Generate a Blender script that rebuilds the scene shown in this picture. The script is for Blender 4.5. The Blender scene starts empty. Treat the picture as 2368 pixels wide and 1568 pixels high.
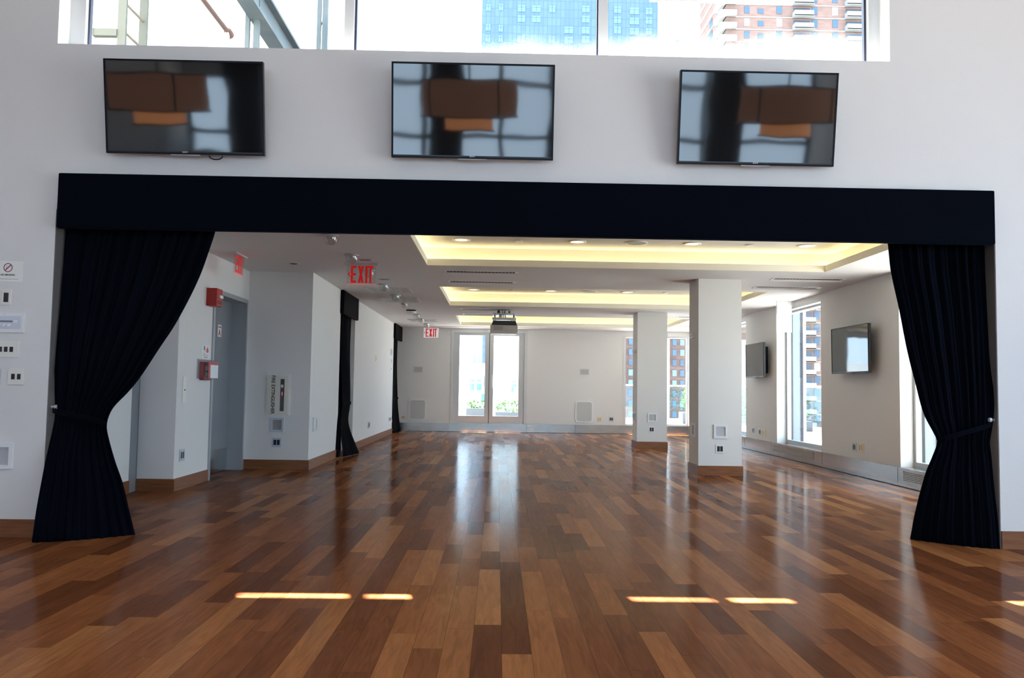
import bpy, bmesh, math, random
from mathutils import Vector, Matrix
random.seed(7)
C = bpy.context.scene.collection
PI = math.pi
# ---------------------------------------------------------------- camera
F, YAW, PITCH, ROLL = 1937.5922, 0.0169, 0.0588, 0.0149
W_, H_ = 2368, 1568
CAM = Vector((0, 0, 1.15))
_f = Vector((math.sin(YAW)*math.cos(PITCH), math.cos(YAW)*math.cos(PITCH), math.sin(PITCH)))
_r0 = Vector((math.cos(YAW), -math.sin(YAW), 0)); _u0 = _r0.cross(_f)
_r = _r0*math.cos(ROLL) + _u0*math.sin(ROLL); _u = _u0*math.cos(ROLL) - _r0*math.sin(ROLL)
cd = bpy.data.cameras.new('camera'); cd.sensor_width = 36; cd.sensor_fit = 'HORIZONTAL'
cd.lens = 36*F/W_; cd.clip_end = 2000; cd.clip_start = .05
cam = bpy.data.objects.new('camera', cd); C.objects.link(cam)
cam.matrix_world = Matrix(((_r.x, _u.x, -_f.x, CAM.x), (_r.y, _u.y, -_f.y, CAM.y), (_r.z, _u.z, -_f.z, CAM.z), (0, 0, 0, 1)))
bpy.context.scene.camera = cam
def on(ax, px, py, v):
    "survey helper: the point of a known wall/floor plane (axis ax = v) sighted at a photo pixel"
    d = _r*((px-W_/2)/F) + _u*((H_/2-py)/F) + _f
    return CAM + d*((v-CAM[ax])/d[ax])
# ---------------------------------------------------------------- surveyed dimensions (metres)
D, TF = 6.318, .25          # hall-side face of the dividing wall, its thickness
CZ = 2.7065                 # far room ceiling
XA, YB, XC, YD, XR, YK = -2.561, 11.548, -3.435, 9.065, 5.061, 22.013
XL, XO = -3.349, 3.810      # opening edges
ZS, ZT = 3.728, 4.47        # clerestory sill / head
BB = .1316                  # baseboard height
XE = -3.825
# ---------------------------------------------------------------- materials
def mat(name, col=(.8,.8,.8), rough=.6, metal=0, spec=.5, coat=0, emit=None, es=0, sheen=0):
    m = bpy.data.materials.new(name); m.use_nodes = True
    b = m.node_tree.nodes['Principled BSDF']; i = b.inputs
    i['Base Color'].default_value = (*col, 1); i['Roughness'].default_value = rough
    i['Metallic'].default_value = metal; i['Specular IOR Level'].default_value = spec
    i['Coat Weight'].default_value = coat
    if sheen: i['Sheen Weight'].default_value = sheen; i['Sheen Tint'].default_value = (.3,.5,1,1)
    if emit: i['Emission Color'].default_value = (*emit, 1); i['Emission Strength'].default_value = es
    return m
def nd(m, t, **k):
    n = m.node_tree.nodes.new(t)
    for a, v in k.items(): setattr(n, a, v)
    return n
def lk(m, a, b): m.node_tree.links.new(a, b)
def bsdf(m): return m.node_tree.nodes['Principled BSDF']
def add_bump(m, scale, strength, dist=.01, detail=2, mapping=None):
    tc = nd(m, 'ShaderNodeTexCoord'); n = nd(m, 'ShaderNodeTexNoise'); n.inputs['Scale'].default_value = scale; n.inputs['Detail'].default_value = detail
    src = tc.outputs['Object']
    if mapping:
        mp = nd(m, 'ShaderNodeMapping'); mp.inputs['Scale'].default_value = mapping; lk(m, src, mp.inputs['Vector']); src = mp.outputs['Vector']
    lk(m, src, n.inputs['Vector'])
    bp = nd(m, 'ShaderNodeBump'); bp.inputs['Strength'].default_value = strength; bp.inputs['Distance'].default_value = dist
    lk(m, n.outputs['Fac'], bp.inputs['Height']); lk(m, bp.outputs['Normal'], bsdf(m).inputs['Normal'])
    return n
def add_var(m, scale, c1, c2, mapping=None, detail=3):
    tc = nd(m, 'ShaderNodeTexCoord'); n = nd(m, 'ShaderNodeTexNoise'); n.inputs['Scale'].default_value = scale; n.inputs['Detail'].default_value = detail
    src = tc.outputs['Object']
    if mapping:
        mp = nd(m, 'ShaderNodeMapping'); mp.inputs['Scale'].default_value = mapping; lk(m, src, mp.inputs['Vector']); src = mp.outputs['Vector']
    lk(m, src, n.inputs['Vector'])
    r = nd(m, 'ShaderNodeValToRGB'); r.color_ramp.elements[0].color = (*c1, 1); r.color_ramp.elements[1].color = (*c2, 1)
    r.color_ramp.elements[0].position = .3; r.color_ramp.elements[1].position = .7
    lk(m, n.outputs['Fac'], r.inputs['Fac']); lk(m, r.outputs['Color'], bsdf(m).inputs['Base Color'])
M = {}
M['wall'] = mat('woven_wallcovering', (.78,.775,.77), .85, spec=.25); add_bump(M['wall'], 60, .25, .002, mapping=(1,1,2.5))
M['wall2'] = mat('painted_wall', (.80,.795,.785), .8, spec=.25); add_bump(M['wall2'], 90, .15, .001)
M['ceiling'] = mat('ceiling_paint', (.74,.73,.745), .9, spec=.2); add_bump(M['ceiling'], 80, .1, .001)
M['navy'] = mat('navy_fabric', (.0011,.0021,.0052), .95, spec=.06, sheen=.03); add_bump(M['navy'], 250, .2, .001)
M['black_cloth'] = mat('black_fabric', (.003,.003,.005), .95, spec=.1); add_bump(M['black_cloth'], 250, .2, .001)
M['wood_trim'] = mat('reddish_wood_trim', (.30,.125,.05), .4); add_var(M['wood_trim'], 6, (.17,.056,.019), (.26,.10,.037), (.6,.6,9))
M['steel'] = mat('brushed_steel', (.50,.49,.47), .22, 1); add_bump(M['steel'], 3, .12, .02)
M['nickel'] = mat('satin_nickel_plate', (.84,.83,.77), .35, .15)
M['alu'] = mat('grey_aluminium', (.56,.58,.60), .4, .2)
M['alu_light'] = mat('pale_window_frame', (.66,.68,.70), .4, .2)
M['white'] = mat('white_plastic', (.85,.85,.86), .4)
M['cream'] = mat('cream_plastic', (.78,.70,.48), .45)
M['door'] = mat('grey_painted_steel', (.30,.325,.35), .42, .3); add_bump(M['door'], 30, .04, .002)
M['darkgrey'] = mat('dark_grey', (.09,.09,.095), .6)
M['jamb'] = mat('grey_jamb_paint', (.16,.155,.15), .7)
M['black'] = mat('black_plastic', (.012,.012,.014), .35)
M['socket'] = mat('navy_black_socket', (.012,.014,.03), .3)
M['screen'] = mat('television_glass', (.006,.006,.007), .045, spec=.85); add_bump(M['screen'], 2.2, .05, .03, 1)
M['red'] = mat('red_enamel', (.42,.012,.012), .35)
M['exit_red'] = mat('exit_red', (.75,.012,.01), .4, emit=(1,.02,.015), es=.18)
M['exit_edge'] = mat('lit_edge', (.8,.1,.1), .4, emit=(1,.12,.1), es=.6)
M['text'] = mat('dark_print', (.04,.035,.04), .6)
M['text_grey'] = mat('grey_print', (.35,.35,.37), .6)
M['text_red'] = mat('red_print', (.45,.02,.03), .6)
M['no_smoke'] = mat('maroon_print', (.25,.02,.06), .6)
M['logo'] = mat('silver_print', (.75,.75,.77), .4)
M['grille_dark'] = mat('grille_grey', (.33,.33,.33), .6)
M['slot'] = mat('slot_dark', (.03,.03,.032), .7)
M['recess_shade'] = mat('recess_shade_grey', (.50,.53,.57), .7)  # shade inside the wall boxes, put into the panel colour
M['speaker'] = mat('speaker_cloth', (.58,.59,.58), .8)
M['cove'] = mat('cove_lamp', (1,.9,.6), .5, emit=(1,.86,.48), es=9)
M['downlight'] = mat('downlight_lens', (1,.95,.8), .5, emit=(1,.82,.5), es=2.6)
M['tray'] = mat('tray_paint', (.80,.78,.72), .85, spec=.2)
M['proj'] = mat('projector_grey', (.45,.44,.41), .45)
M['lampshade'] = mat('brown_shade', (.26,.15,.10), .8, emit=(.9,.42,.25), es=.55)
M['lampshade2'] = mat('amber_shade', (.6,.3,.15), .8, emit=(1,.42,.17), es=2.2)
M['terrace'] = mat('white_paver', (.32,.32,.31), .8); add_bump(M['terrace'], 8, .1, .01)
M['ext_white'] = mat('white_stucco', (.82,.83,.83), .9)
M['ext_cream'] = mat('cream_stucco', (.82,.80,.70), .9); add_var(M['ext_cream'], .5, (.80,.77,.66), (.86,.85,.78))
M['ext_steel'] = mat('weathered_steel', (.16,.20,.22), .7); add_var(M['ext_steel'], 4, (.035,.055,.068), (.07,.085,.09))
M['ext_greige'] = mat('galvanised_ladder', (.06,.065,.055), .7)
M['ext_rung'] = mat('ladder_rung', (.13,.115,.085), .7)
M['rust'] = mat('rusty_pipe', (.12,.05,.032), .8)
M['brick'] = mat('brick', (.3,.14,.1), .9); add_var(M['brick'], .6, (.16,.095,.078), (.22,.135,.108), (1,1,3))
M['brick2'] = mat('dark_brick', (.12,.07,.06), .9); add_var(M['brick2'], .5, (.07,.042,.036), (.12,.072,.06), (1,1,3))
M['glass_far'] = mat('far_window_glass', (.05,.09,.135), .25, spec=.3)
M['glass_pale'] = mat('far_window_pale', (.11,.22,.29), .3, spec=.3)
M['glass_dark'] = mat('far_window_dark', (.03,.05,.08), .2, spec=.6)
M['balc'] = mat('balcony_concrete', (.27,.28,.28), .8)
M['balc_rail'] = mat('balcony_rail', (.12,.13,.13), .6)
M['leaf'] = mat('green_leaf', (.07,.16,.03), .6); 
M['planter'] = mat('dark_planter', (.05,.06,.075), .6)
M['rooftop'] = mat('roof_membrane', (.10,.10,.10), .9)
M['street'] = mat('city_ground', (.25,.25,.25), .9)
M['column_dark'] = mat('dark_pier', (.02,.022,.026), .5)

def glass(name, tint=(.97,.985,.985), fac=.06, rough=.0):
    m = bpy.data.materials.new(name); m.use_nodes = True; nt = m.node_tree; nt.nodes.clear()
    o = nd(m,'ShaderNodeOutputMaterial'); t = nd(m,'ShaderNodeBsdfTransparent'); t.inputs[0].default_value = (*tint,1)
    g = nd(m,'ShaderNodeBsdfGlossy'); g.inputs['Roughness'].default_value = rough
    lw = nd(m,'ShaderNodeLayerWeight'); lw.inputs['Blend'].default_value = .5
    pw = nd(m,'ShaderNodeMath', operation='POWER'); lk(m, lw.outputs['Facing'], pw.inputs[0]); pw.inputs[1].default_value = 5
    fr = nd(m,'ShaderNodeMath', operation='MULTIPLY_ADD'); lk(m, pw.outputs[0], fr.inputs[0]); fr.inputs[1].default_value = .5; fr.inputs[2].default_value = fac
    mx = nd(m,'ShaderNodeMixShader'); lk(m, fr.outputs[0], mx.inputs[0]); lk(m, t.outputs[0], mx.inputs[1]); lk(m, g.outputs[0], mx.inputs[2])
    lk(m, mx.outputs[0], o.inputs[0]); m['mix'] = 1
    return m
M['glass'] = glass('window_glass', fac=.03)
M['acrylic'] = glass('clear_acrylic', (.95,.95,.96), .05)
M['rail_glass'] = glass('railing_glass', (.84,.93,.95), .04)
M['dome'] = glass('clear_glass_dome', (.93,.93,.94), .2)
# clerestory glass: dust lying on the pane, thickest in patches along the sill
def dusty():
    m = glass('dusty_glass', fac=.03); nt = m.node_tree
    out = [n for n in nt.nodes if n.type == 'OUTPUT_MATERIAL'][0]; base = out.inputs[0].links[0].from_socket
    tc = nd(m,'ShaderNodeTexCoord'); sx = nd(m,'ShaderNodeSeparateXYZ'); lk(m, tc.outputs['Object'], sx.inputs[0])
    n1 = nd(m,'ShaderNodeTexNoise'); n1.inputs['Scale'].default_value = 2.2; n1.inputs['Detail'].default_value = 5; lk(m, tc.outputs['Object'], n1.inputs['Vector'])
    n2 = nd(m,'ShaderNodeTexNoise'); n2.inputs['Scale'].default_value = 90; n2.inputs['Detail'].default_value = 2; lk(m, tc.outputs['Object'], n2.inputs['Vector'])
    # dust height above the sill: grows towards the right-hand pane (the pane that is dirty)
    hx = nd(m,'ShaderNodeMapRange'); hx.inputs['From Min'].default_value = -.2; hx.inputs['From Max'].default_value = 2.2; hx.inputs['To Min'].default_value = -.03; hx.inputs['To Max'].default_value = .13
    lk(m, sx.outputs['X'], hx.inputs['Value'])
    zz = nd(m,'ShaderNodeMath', operation='SUBTRACT'); lk(m, sx.outputs['Z'], zz.inputs[0]); zz.inputs[1].default_value = 3.80
    a = nd(m,'ShaderNodeMath', operation='SUBTRACT'); lk(m, hx.outputs[0], a.inputs[0]); lk(m, zz.outputs[0], a.inputs[1])
    nn = nd(m,'ShaderNodeMath', operation='MULTIPLY_ADD'); lk(m, n1.outputs['Fac'], nn.inputs[0]); nn.inputs[1].default_value = .28; nn.inputs[2].default_value = -.14
    b = nd(m,'ShaderNodeMath', operation='ADD'); lk(m, a.outputs[0], b.inputs[0]); lk(m, nn.outputs[0], b.inputs[1])
    n3 = nd(m,'ShaderNodeMath', operation='MULTIPLY_ADD'); lk(m, n2.outputs['Fac'], n3.inputs[0]); n3.inputs[1].default_value = .16; n3.inputs[2].default_value = -.08
    b2 = nd(m,'ShaderNodeMath', operation='ADD'); lk(m, b.outputs[0], b2.inputs[0]); lk(m, n3.outputs[0], b2.inputs[1])
    r = nd(m,'ShaderNodeMapRange'); r.inputs['From Min'].default_value = -.2; r.inputs['From Max'].default_value = .2; r.inputs['To Max'].default_value = .85; lk(m, b2.outputs[0], r.inputs['Value'])
    pw2 = nd(m,'ShaderNodeMath', operation='POWER'); lk(m, r.outputs[0], pw2.inputs[0]); pw2.inputs[1].default_value = 2.6
    tr = nd(m,'ShaderNodeBsdfTranslucent'); tr.inputs[0].default_value = (.5,.52,.54,1)
    mx = nd(m,'ShaderNodeMixShader'); lk(m, pw2.outputs[0], mx.inputs[0]); lk(m, base, mx.inputs[1]); lk(m, tr.outputs[0], mx.inputs[2]); lk(m, mx.outputs[0], out.inputs[0])
    return m
M['dusty'] = dusty()
# plank floor
def wood_floor():
    m = mat('plank_floor', (.2,.09,.04), .2, spec=.17); b = bsdf(m); PW, X0 = .1305, .038
    tc = nd(m,'ShaderNodeTexCoord'); sx = nd(m,'ShaderNodeSeparateXYZ'); lk(m, tc.outputs['Object'], sx.inputs[0])
    def mt(op, a, bb=None, cc=None):
        n = nd(m,'ShaderNodeMath', operation=op)
        for k, v in enumerate((a, bb, cc)):
            if v is None: continue
            if isinstance(v, (int, float)): n.inputs[k].default_value = v
            else: lk(m, v, n.inputs[k])
        return n.outputs[0]
    u = mt('DIVIDE', mt('SUBTRACT', sx.outputs['X'], X0), PW); row = mt('FLOOR', u); fu = mt('FRACT', u)
    wn = nd(m,'ShaderNodeTexWhiteNoise', noise_dimensions='1D'); lk(m, row, wn.inputs['W'])
    sc = nd(m,'ShaderNodeSeparateColor'); lk(m, wn.outputs['Color'], sc.inputs[0])
    ln = mt('MULTIPLY_ADD', sc.outputs[0], .6, .82)
    v0 = mt('MULTIPLY_ADD', sc.outputs[1], 9.0, mt('DIVIDE', sx.outputs['Y'], ln))
    # jitter joint positions so that boards differ in length
    k = mt('FLOOR', v0); jn = nd(m,'ShaderNodeTexWhiteNoise', noise_dimensions='2D'); cv = nd(m,'ShaderNodeCombineXYZ'); lk(m, row, cv.inputs[0]); lk(m, k, cv.inputs[1]); lk(m, cv.outputs[0], jn.inputs['Vector'])
    cut = mt('MULTIPLY_ADD', jn.outputs['Value'], .4, .15); fv0 = mt('FRACT', v0)
    past = mt('GREATER_THAN', fv0, cut); idy = mt('ADD', k, past); dj = mt('MULTIPLY', mt('ABSOLUTE', mt('SUBTRACT', fv0, cut)), ln)
    pid = nd(m,'ShaderNodeCombineXYZ'); lk(m, row, pid.inputs[0]); lk(m, idy, pid.inputs[1])
    pn = nd(m,'ShaderNodeTexWhiteNoise', noise_dimensions='2D'); lk(m, pid.outputs[0], pn.inputs['Vector'])
    ramp = nd(m,'ShaderNodeValToRGB'); cr = ramp.color_ramp; cr.interpolation = 'LINEAR'
    cols = [(0,(.120,.042,.019)),(.22,(.155,.054,.023)),(.45,(.205,.073,.029)),(.7,(.255,.095,.036)),(.88,(.31,.122,.045)),(1,(.375,.16,.059))]
    cr.elements[0].position = 0; cr.elements[0].color = (*cols[0][1],1); cr.elements[1].position = 1; cr.elements[1].color = (*cols[-1][1],1)
    for p, c in cols[1:-1]: e = cr.elements.new(p); e.color = (*c,1)
    lk(m, pn.outputs['Value'], ramp.inputs['Fac'])
    # grain
    off = mt('MULTIPLY', pn.outputs['Value'], 37.0)
    gv = nd(m,'ShaderNodeCombineXYZ'); lk(m, mt('MULTIPLY', sx.outputs['X'], 15.0), gv.inputs[0]); lk(m, mt('MULTIPLY_ADD', sx.outputs['Y'], 1.6, off), gv.inputs[1]); lk(m, off, gv.inputs[2])
    g = nd(m,'ShaderNodeTexNoise'); g.inputs['Scale'].default_value = 1.6; g.inputs['Detail'].default_value = 6; g.inputs['Distortion'].default_value = 1.3; lk(m, gv.outputs[0], g.inputs['Vector'])
    gv2 = nd(m,'ShaderNodeCombineXYZ'); lk(m, mt('MULTIPLY', sx.outputs['X'], 110.0), gv2.inputs[0]); lk(m, mt('MULTIPLY_ADD', sx.outputs['Y'], 5.0, off), gv2.inputs[1]); lk(m, off, gv2.inputs[2])
    g2 = nd(m,'ShaderNodeTexNoise'); g2.inputs['Scale'].default_value = 1.5; g2.inputs['Detail'].default_value = 4; lk(m, gv2.outputs[0], g2.inputs['Vector'])
    gr = mt('ADD', mt('MULTIPLY_ADD', g.outputs['Fac'], .85, .57), mt('MULTIPLY_ADD', g2.outputs['Fac'], .3, -.15))
    # seams
    s1 = mt('MULTIPLY', mt('MINIMUM', fu, mt('SUBTRACT', 1.0, fu)), PW)
    seam = mt('LESS_THAN', mt('MINIMUM', s1, dj), .0011)
    shade = mt('MULTIPLY', gr, mt('MULTIPLY_ADD', seam, -.55, 1.0))
    mx = nd(m,'ShaderNodeMix', data_type='RGBA', blend_type='MULTIPLY'); mx.inputs[0].default_value = 1
    lk(m, ramp.outputs['Color'], mx.inputs[6]); lk(m, shade, mx.inputs[7]); lk(m, mx.outputs[2], b.inputs['Base Color'])
    # lacquer: a clear gloss coat over the boards, strongest at grazing angles
    b.inputs['Specular IOR Level'].default_value = 0
    gl = nd(m,'ShaderNodeBsdfGlossy'); lk(m, mt('MULTIPLY_ADD', pn.outputs['Value'], .05, .12), gl.inputs['Roughness'])
    lw = nd(m,'ShaderNodeLayerWeight'); lw.inputs['Blend'].default_value = .5
    fac = mt('MULTIPLY_ADD', mt('POWER', lw.outputs['Facing'], 9.0), .55, .028)
    ms = nd(m,'ShaderNodeMixShader'); lk(m, fac, ms.inputs[0]); lk(m, b.outputs[0], ms.inputs[1]); lk(m, gl.outputs[0], ms.inputs[2])
    lk(m, ms.outputs[0], [n for n in m.node_tree.nodes if n.type == 'OUTPUT_MATERIAL'][0].inputs[0])
    return m
M['floor'] = wood_floor()
# curtain-wall tower: tinted spandrels with a fine mullion grid
def tower_mat():
    m = mat('blue_curtain_wall', (.1,.2,.4), .35, spec=.5)
    tc = nd(m,'ShaderNodeTexCoord'); mp = nd(m,'ShaderNodeMapping'); mp.inputs['Rotation'].default_value = (PI/2,0,0); lk(m, tc.outputs['Object'], mp.inputs['Vector'])
    br = nd(m,'ShaderNodeTexBrick'); br.offset = 0; br.inputs['Scale'].default_value = 1; br.inputs['Brick Width'].default_value = 1.5; br.inputs['Row Height'].default_value = 2.9
    br.inputs['Mortar Size'].default_value = .1; br.inputs['Color1'].default_value = (.055,.105,.19,1); br.inputs['Color2'].default_value = (.07,.125,.22,1); br.inputs['Mortar'].default_value = (.04,.08,.15,1)
    lk(m, mp.outputs[0], br.inputs['Vector']); lk(m, br.outputs['Color'], bsdf(m).inputs['Base Color'])
    return m
M['tower'] = tower_mat()

# ---------------------------------------------------------------- mesh builder
class MB:
    def __init__(s): s.bm = bmesh.new()
    def box(s, x0, x1, y0, y1, z0, z1, bev=0):
        r = bmesh.ops.create_cube(s.bm, size=1)
        vs = r['verts']
        for v in vs: v.co = Vector(((x0+x1)/2+v.co.x*(x1-x0), (y0+y1)/2+v.co.y*(y1-y0), (z0+z1)/2+v.co.z*(z1-z0)))
        if bev:
            es = list({e for v in vs for e in v.link_edges})
            bmesh.ops.bevel(s.bm, geom=es, offset=bev, segments=2, affect='EDGES', profile=.6)
        return s
    def poly(s, pts, d):
        "extrude a planar polygon by vector d"
        d = Vector(d); a = [s.bm.verts.new(Vector(p)) for p in pts]; b = [s.bm.verts.new(Vector(p)+d) for p in pts]
        n = len(pts); s.bm.faces.new(a); s.bm.faces.new(list(reversed(b)))
        for i in range(n): s.bm.faces.new((a[i], b[i], b[(i+1) % n], a[(i+1) % n]))
        return s
    def rrect(s, w, h, r, y0, y1, cx=0, cz=0, n=6):
        pts = []
        for (sx, sz, a0) in ((1,1,0),(-1,1,PI/2),(-1,-1,PI),(1,-1,1.5*PI)):
            for k in range(n+1):
                a = a0+PI/2*k/n; pts.append((cx+sx*(w/2-r)+r*math.cos(a), y0, cz+sz*(h/2-r)+r*math.sin(a)))
        return s.poly(pts, (0, y1-y0, 0))
    def ring(s, w, h, t, y0, y1, r=0, cx=0, cz=0):
        "rectangular (or rounded) frame of bar width t"
        def loop(w, h, r, y):
            pts = []; n = 5 if r > 0 else 0
            for (sx, sz, a0) in ((1,1,0),(-1,1,PI/2),(-1,-1,PI),(1,-1,1.5*PI)):
                for k in range(n+1):
                    a = a0+(PI/2*k/n if n else 0); rr = r if n else 0
                    pts.append(s.bm.verts.new((cx+sx*(w/2-rr)+rr*math.cos(a), y, cz+sz*(h/2-rr)+rr*math.sin(a))))
            return pts
        ri = max(r-t, .003) if r else 0
        A, B, E, G = loop(w,h,r,y0), loop(w-2*t,h-2*t,ri,y0), loop(w,h,r,y1), loop(w-2*t,h-2*t,ri,y1); n = len(A)
        for i in range(n):
            j = (i+1) % n
            for q in ((A[i],A[j],B[j],B[i]), (E[j],E[i],G[i],G[j]), (A[j],A[i],E[i],E[j]), (B[i],B[j],G[j],G[i])): s.bm.faces.new(q)
        return s
    def cyl(s, c, r, h, axis='z', n=24, r2=None):
        m = Matrix.Translation(c)
        if axis == 'y': m = m @ Matrix.Rotation(PI/2, 4, 'X')
        if axis == 'x': m = m @ Matrix.Rotation(PI/2, 4, 'Y')
        bmesh.ops.create_cone(s.bm, cap_ends=True, segments=n, radius1=r, radius2=r if r2 is None else r2, depth=h, matrix=m)
        return s
    def lathe(s, prof, n=24, c=(0,0,0)):
        c = Vector(c); rings = []
        for r, z in prof:
            rings.append([s.bm.verts.new(c+Vector((max(r,1e-4)*math.cos(2*PI*k/n), max(r,1e-4)*math.sin(2*PI*k/n), z))) for k in range(n)])
        for a, b in zip(rings, rings[1:]):
            for k in range(n): s.bm.faces.new((a[k], a[(k+1)%n], b[(k+1)%n], b[k]))
        return s
    def tube(s, pts, r, n=8):
        pts = [Vector(p) for p in pts]; rings = []
        for i, p in enumerate(pts):
            t = (pts[min(i+1,len(pts)-1)]-pts[max(i-1,0)]).normalized()
            a = t.cross(Vector((0,0,1)) if abs(t.z) < .9 else Vector((1,0,0))).normalized(); b = t.cross(a)
            rings.append([s.bm.verts.new(p+(a*math.cos(2*PI*k/n)+b*math.sin(2*PI*k/n))*r) for k in range(n)])
        for a, b in zip(rings, rings[1:]):
            for k in range(n): s.bm.faces.new((a[k], a[(k+1)%n], b[(k+1)%n], b[k]))
        s.bm.faces.new(list(reversed(rings[0]))); s.bm.faces.new(rings[-1])
        return s
    def build(s, name, m, parent=None, smooth=False, loc=None, label=None):
        bmesh.ops.recalc_face_normals(s.bm, faces=s.bm.faces[:])
        me = bpy.data.meshes.new(name); s.bm.to_mesh(me); s.bm.free()
        me.materials.append(M[m] if isinstance(m, str) else m)
        if smooth:
            for p in me.polygons: p.use_smooth = True
        o = bpy.data.objects.new(name, me); C.objects.link(o)
        if parent: o.parent = parent
        if loc: o.location = loc
        if label: o['label'] = label
        return o
def tag(o, label, cat, group=None, kind=None):
    o['label'] = label; o['category'] = cat
    if group: o['group'] = group
    if kind: o['kind'] = kind
    return o
def thing(name, label, cat, loc=(0,0,0), rz=0, group=None, kind=None):
    o = bpy.data.objects.new(name, None); C.objects.link(o); o.empty_display_size = .1
    o.location = loc; o.rotation_euler = (0,0,rz)
    return tag(o, label, cat, group, kind)
def text_part(txt, h, name, m, parent, x=0, z=0, y=0, rot=0, depth=.0015, stretch=1, w=None, bold=.006):
    cu = bpy.data.curves.new(name, 'FONT'); cu.body = txt; cu.align_x = 'CENTER'; cu.align_y = 'CENTER'; cu.size = 1; cu.extrude = .002; cu.offset = bold
    t = bpy.data.objects.new(name, cu); C.objects.link(t)
    me = bpy.data.meshes.new_from_object(t.evaluated_get(bpy.context.evaluated_depsgraph_get())); bpy.data.objects.remove(t)
    zs = [v.co.y for v in me.vertices]; xs = [v.co.x for v in me.vertices]
    k = h/(max(zs)-min(zs)); cz = (max(zs)+min(zs))/2; cx = (max(xs)+min(xs))/2
    kx = k*stretch if w is None else w/(max(xs)-min(xs)); ca, sa = math.cos(rot), math.sin(rot)
    for v in me.vertices:
        a, b = (v.co.x-cx)*kx, (v.co.y-cz)*k
        v.co = Vector((x+a*ca-b*sa, y-(v.co.z+.002)*depth/.004, z+a*sa+b*ca))
    me.materials.clear(); me.materials.append(M[m]); o = bpy.data.objects.new(name, me); C.objects.link(o); o.parent = parent
    return o
def wall_at(x0, y0, x1, y1, plane):
    "centre, width, height, rotation of a device seen in a photo box on a wall plane"
    k, v = plane; cx, cy = (x0+x1)/2, (y0+y1)/2; ax = 1 if k == 'y' else 0
    a, b = on(ax, x0, cy, v), on(ax, x1, cy, v); t, u = on(ax, cx, y0, v), on(ax, cx, y1, v)
    return on(ax, cx, cy, v), (b-a).length, (t-u).length, {'y':0, 'xl':PI/2, 'xr':-PI/2}[k]

# ================================================================ SETTING
def cells(name, ax, t0, t1, us, zs, hole, m, label, mats=None):
    "wall built from blocks; ax = 'y' (faces the camera) or 'x'"
    b = MB()
    for u0, u1 in zip(us, us[1:]):
        z_start = None
        for z0, z1 in list(zip(zs, zs[1:]))+[(None, None)]:
            solid = z0 is not None and not hole((u0+u1)/2, (z0+z1)/2)
            if solid and z_start is None: z_start = z0
            if not solid and z_start is not None:
                ze = z0 if z0 is not None else zs[-1]
                if ax == 'y': b.box(u0, u1, t0, t1, z_start, ze)
                else: b.box(t0, t1, u0, u1, z_start, ze)
                z_start = None
    o = b.build(name, m); return tag(o, label, 'wall', kind='structure')

NX0, NX1, NY0, NZ = -6.6, 6.6, -5.6, 6.0
fl = MB().box(NX0, NX1, NY0, D+TF, -.12, 0).box(-5.2, XR+.3, D+TF, YK+.28, -.12, 0).build('floor', 'floor')
tag(fl, 'glossy reddish brown plank floor running through both rooms', 'floor', kind='structure')
WX0, WX1 = -3.398, 3.011
cells('wall_front', 'y', D, D+TF, [NX0, WX0, XL, XO, WX1, NX1] if False else sorted([NX0, WX0, XL, WX1, XO, NX1]), [0, 2.45, ZS, ZT+.06, NZ],
      lambda x, z: (XL < x < XO and z < 2.45) or (WX0 < x < WX1 and ZS < z < ZT+.06), 'wall', 'pale dividing wall with wide curtained opening and high window')
# grey inner faces of the opening
for s, x0, x1, nm in ((-1, XL-.001, XL+.006, 'trim_1'), (1, XO-.006, XO+.001, 'trim_2')):
    o = MB().box(x0, x1, D+.004, D+TF, 0, 2.45).build(nm, 'jamb'); tag(o, 'grey jamb lining on the %s side of the opening' % ('left' if s < 0 else 'right'), 'trim', kind='structure')
tag(MB().box(NX0-.2, NX0, NY0, D+TF, 0, NZ).build('wall_left', 'wall'), 'side wall of the hall on the left', 'wall', kind='structure')
tag(MB().box(NX1, NX1+.2, NY0, D+TF, 0, .6).box(NX1, NX1+.2, NY0, 0, .6, NZ).box(NX1, NX1+.2, 4.3, D+TF, .6, NZ).box(NX1, NX1+.2, 0, 4.3, 3.5, NZ).build('wall_right', 'wall'), 'side wall of the hall on the right', 'wall', kind='structure')
tag(MB().box(NX0-.2, NX1+.2, NY0-.2, D+TF, NZ, NZ+.2).build('ceiling_hall', 'ceiling'), 'high ceiling of the hall', 'ceiling', kind='structure')
# wall of windows behind the viewer
wb = MB().box(NX0, NX1, NY0-.15, NY0, 0, 1.1).box(NX0, NX1, NY0-.15, NY0, 4.4, NZ).box(NX0, -2.95, NY0-.149, NY0-.001, 1.1, 2.2).box(NX0, -2.95, NY0-.149, NY0-.001, 3.75, 4.4)
o = wb.build('wall_back', 'wall'); tag(o, 'rear wall of the hall below and above its windows', 'wall', kind='structure')
wf = thing('window_5', 'rear window wall of the hall', 'window', (0, NY0, 0), kind='structure')
b = MB()
for i in range(9): x = NX0+.05+i*(NX1-NX0-.1)/8; b.box(x-.05, x+.05, -.12, -.02, 1.1, 4.4)
for z in (1.15, 2.6, 3.7, 4.35): b.box(NX0, NX1, -.115, -.025, z-.05, z+.05)
b.build('frame', 'column_dark', wf)
MB().box(NX0, NX1, -.075, -.07, 1.1, 4.4).build('pane', 'glass', wf)
for i, x in enumerate((-5.1, -1.1, 1.3, 4.5)):
    tag(MB().box(x-.35, x+.35, NY0+.35, NY0+1.0, 0, NZ).build('column', 'column_dark'), 'dark hall pier mirrored in the wall screens', 'column', kind='structure')

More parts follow.
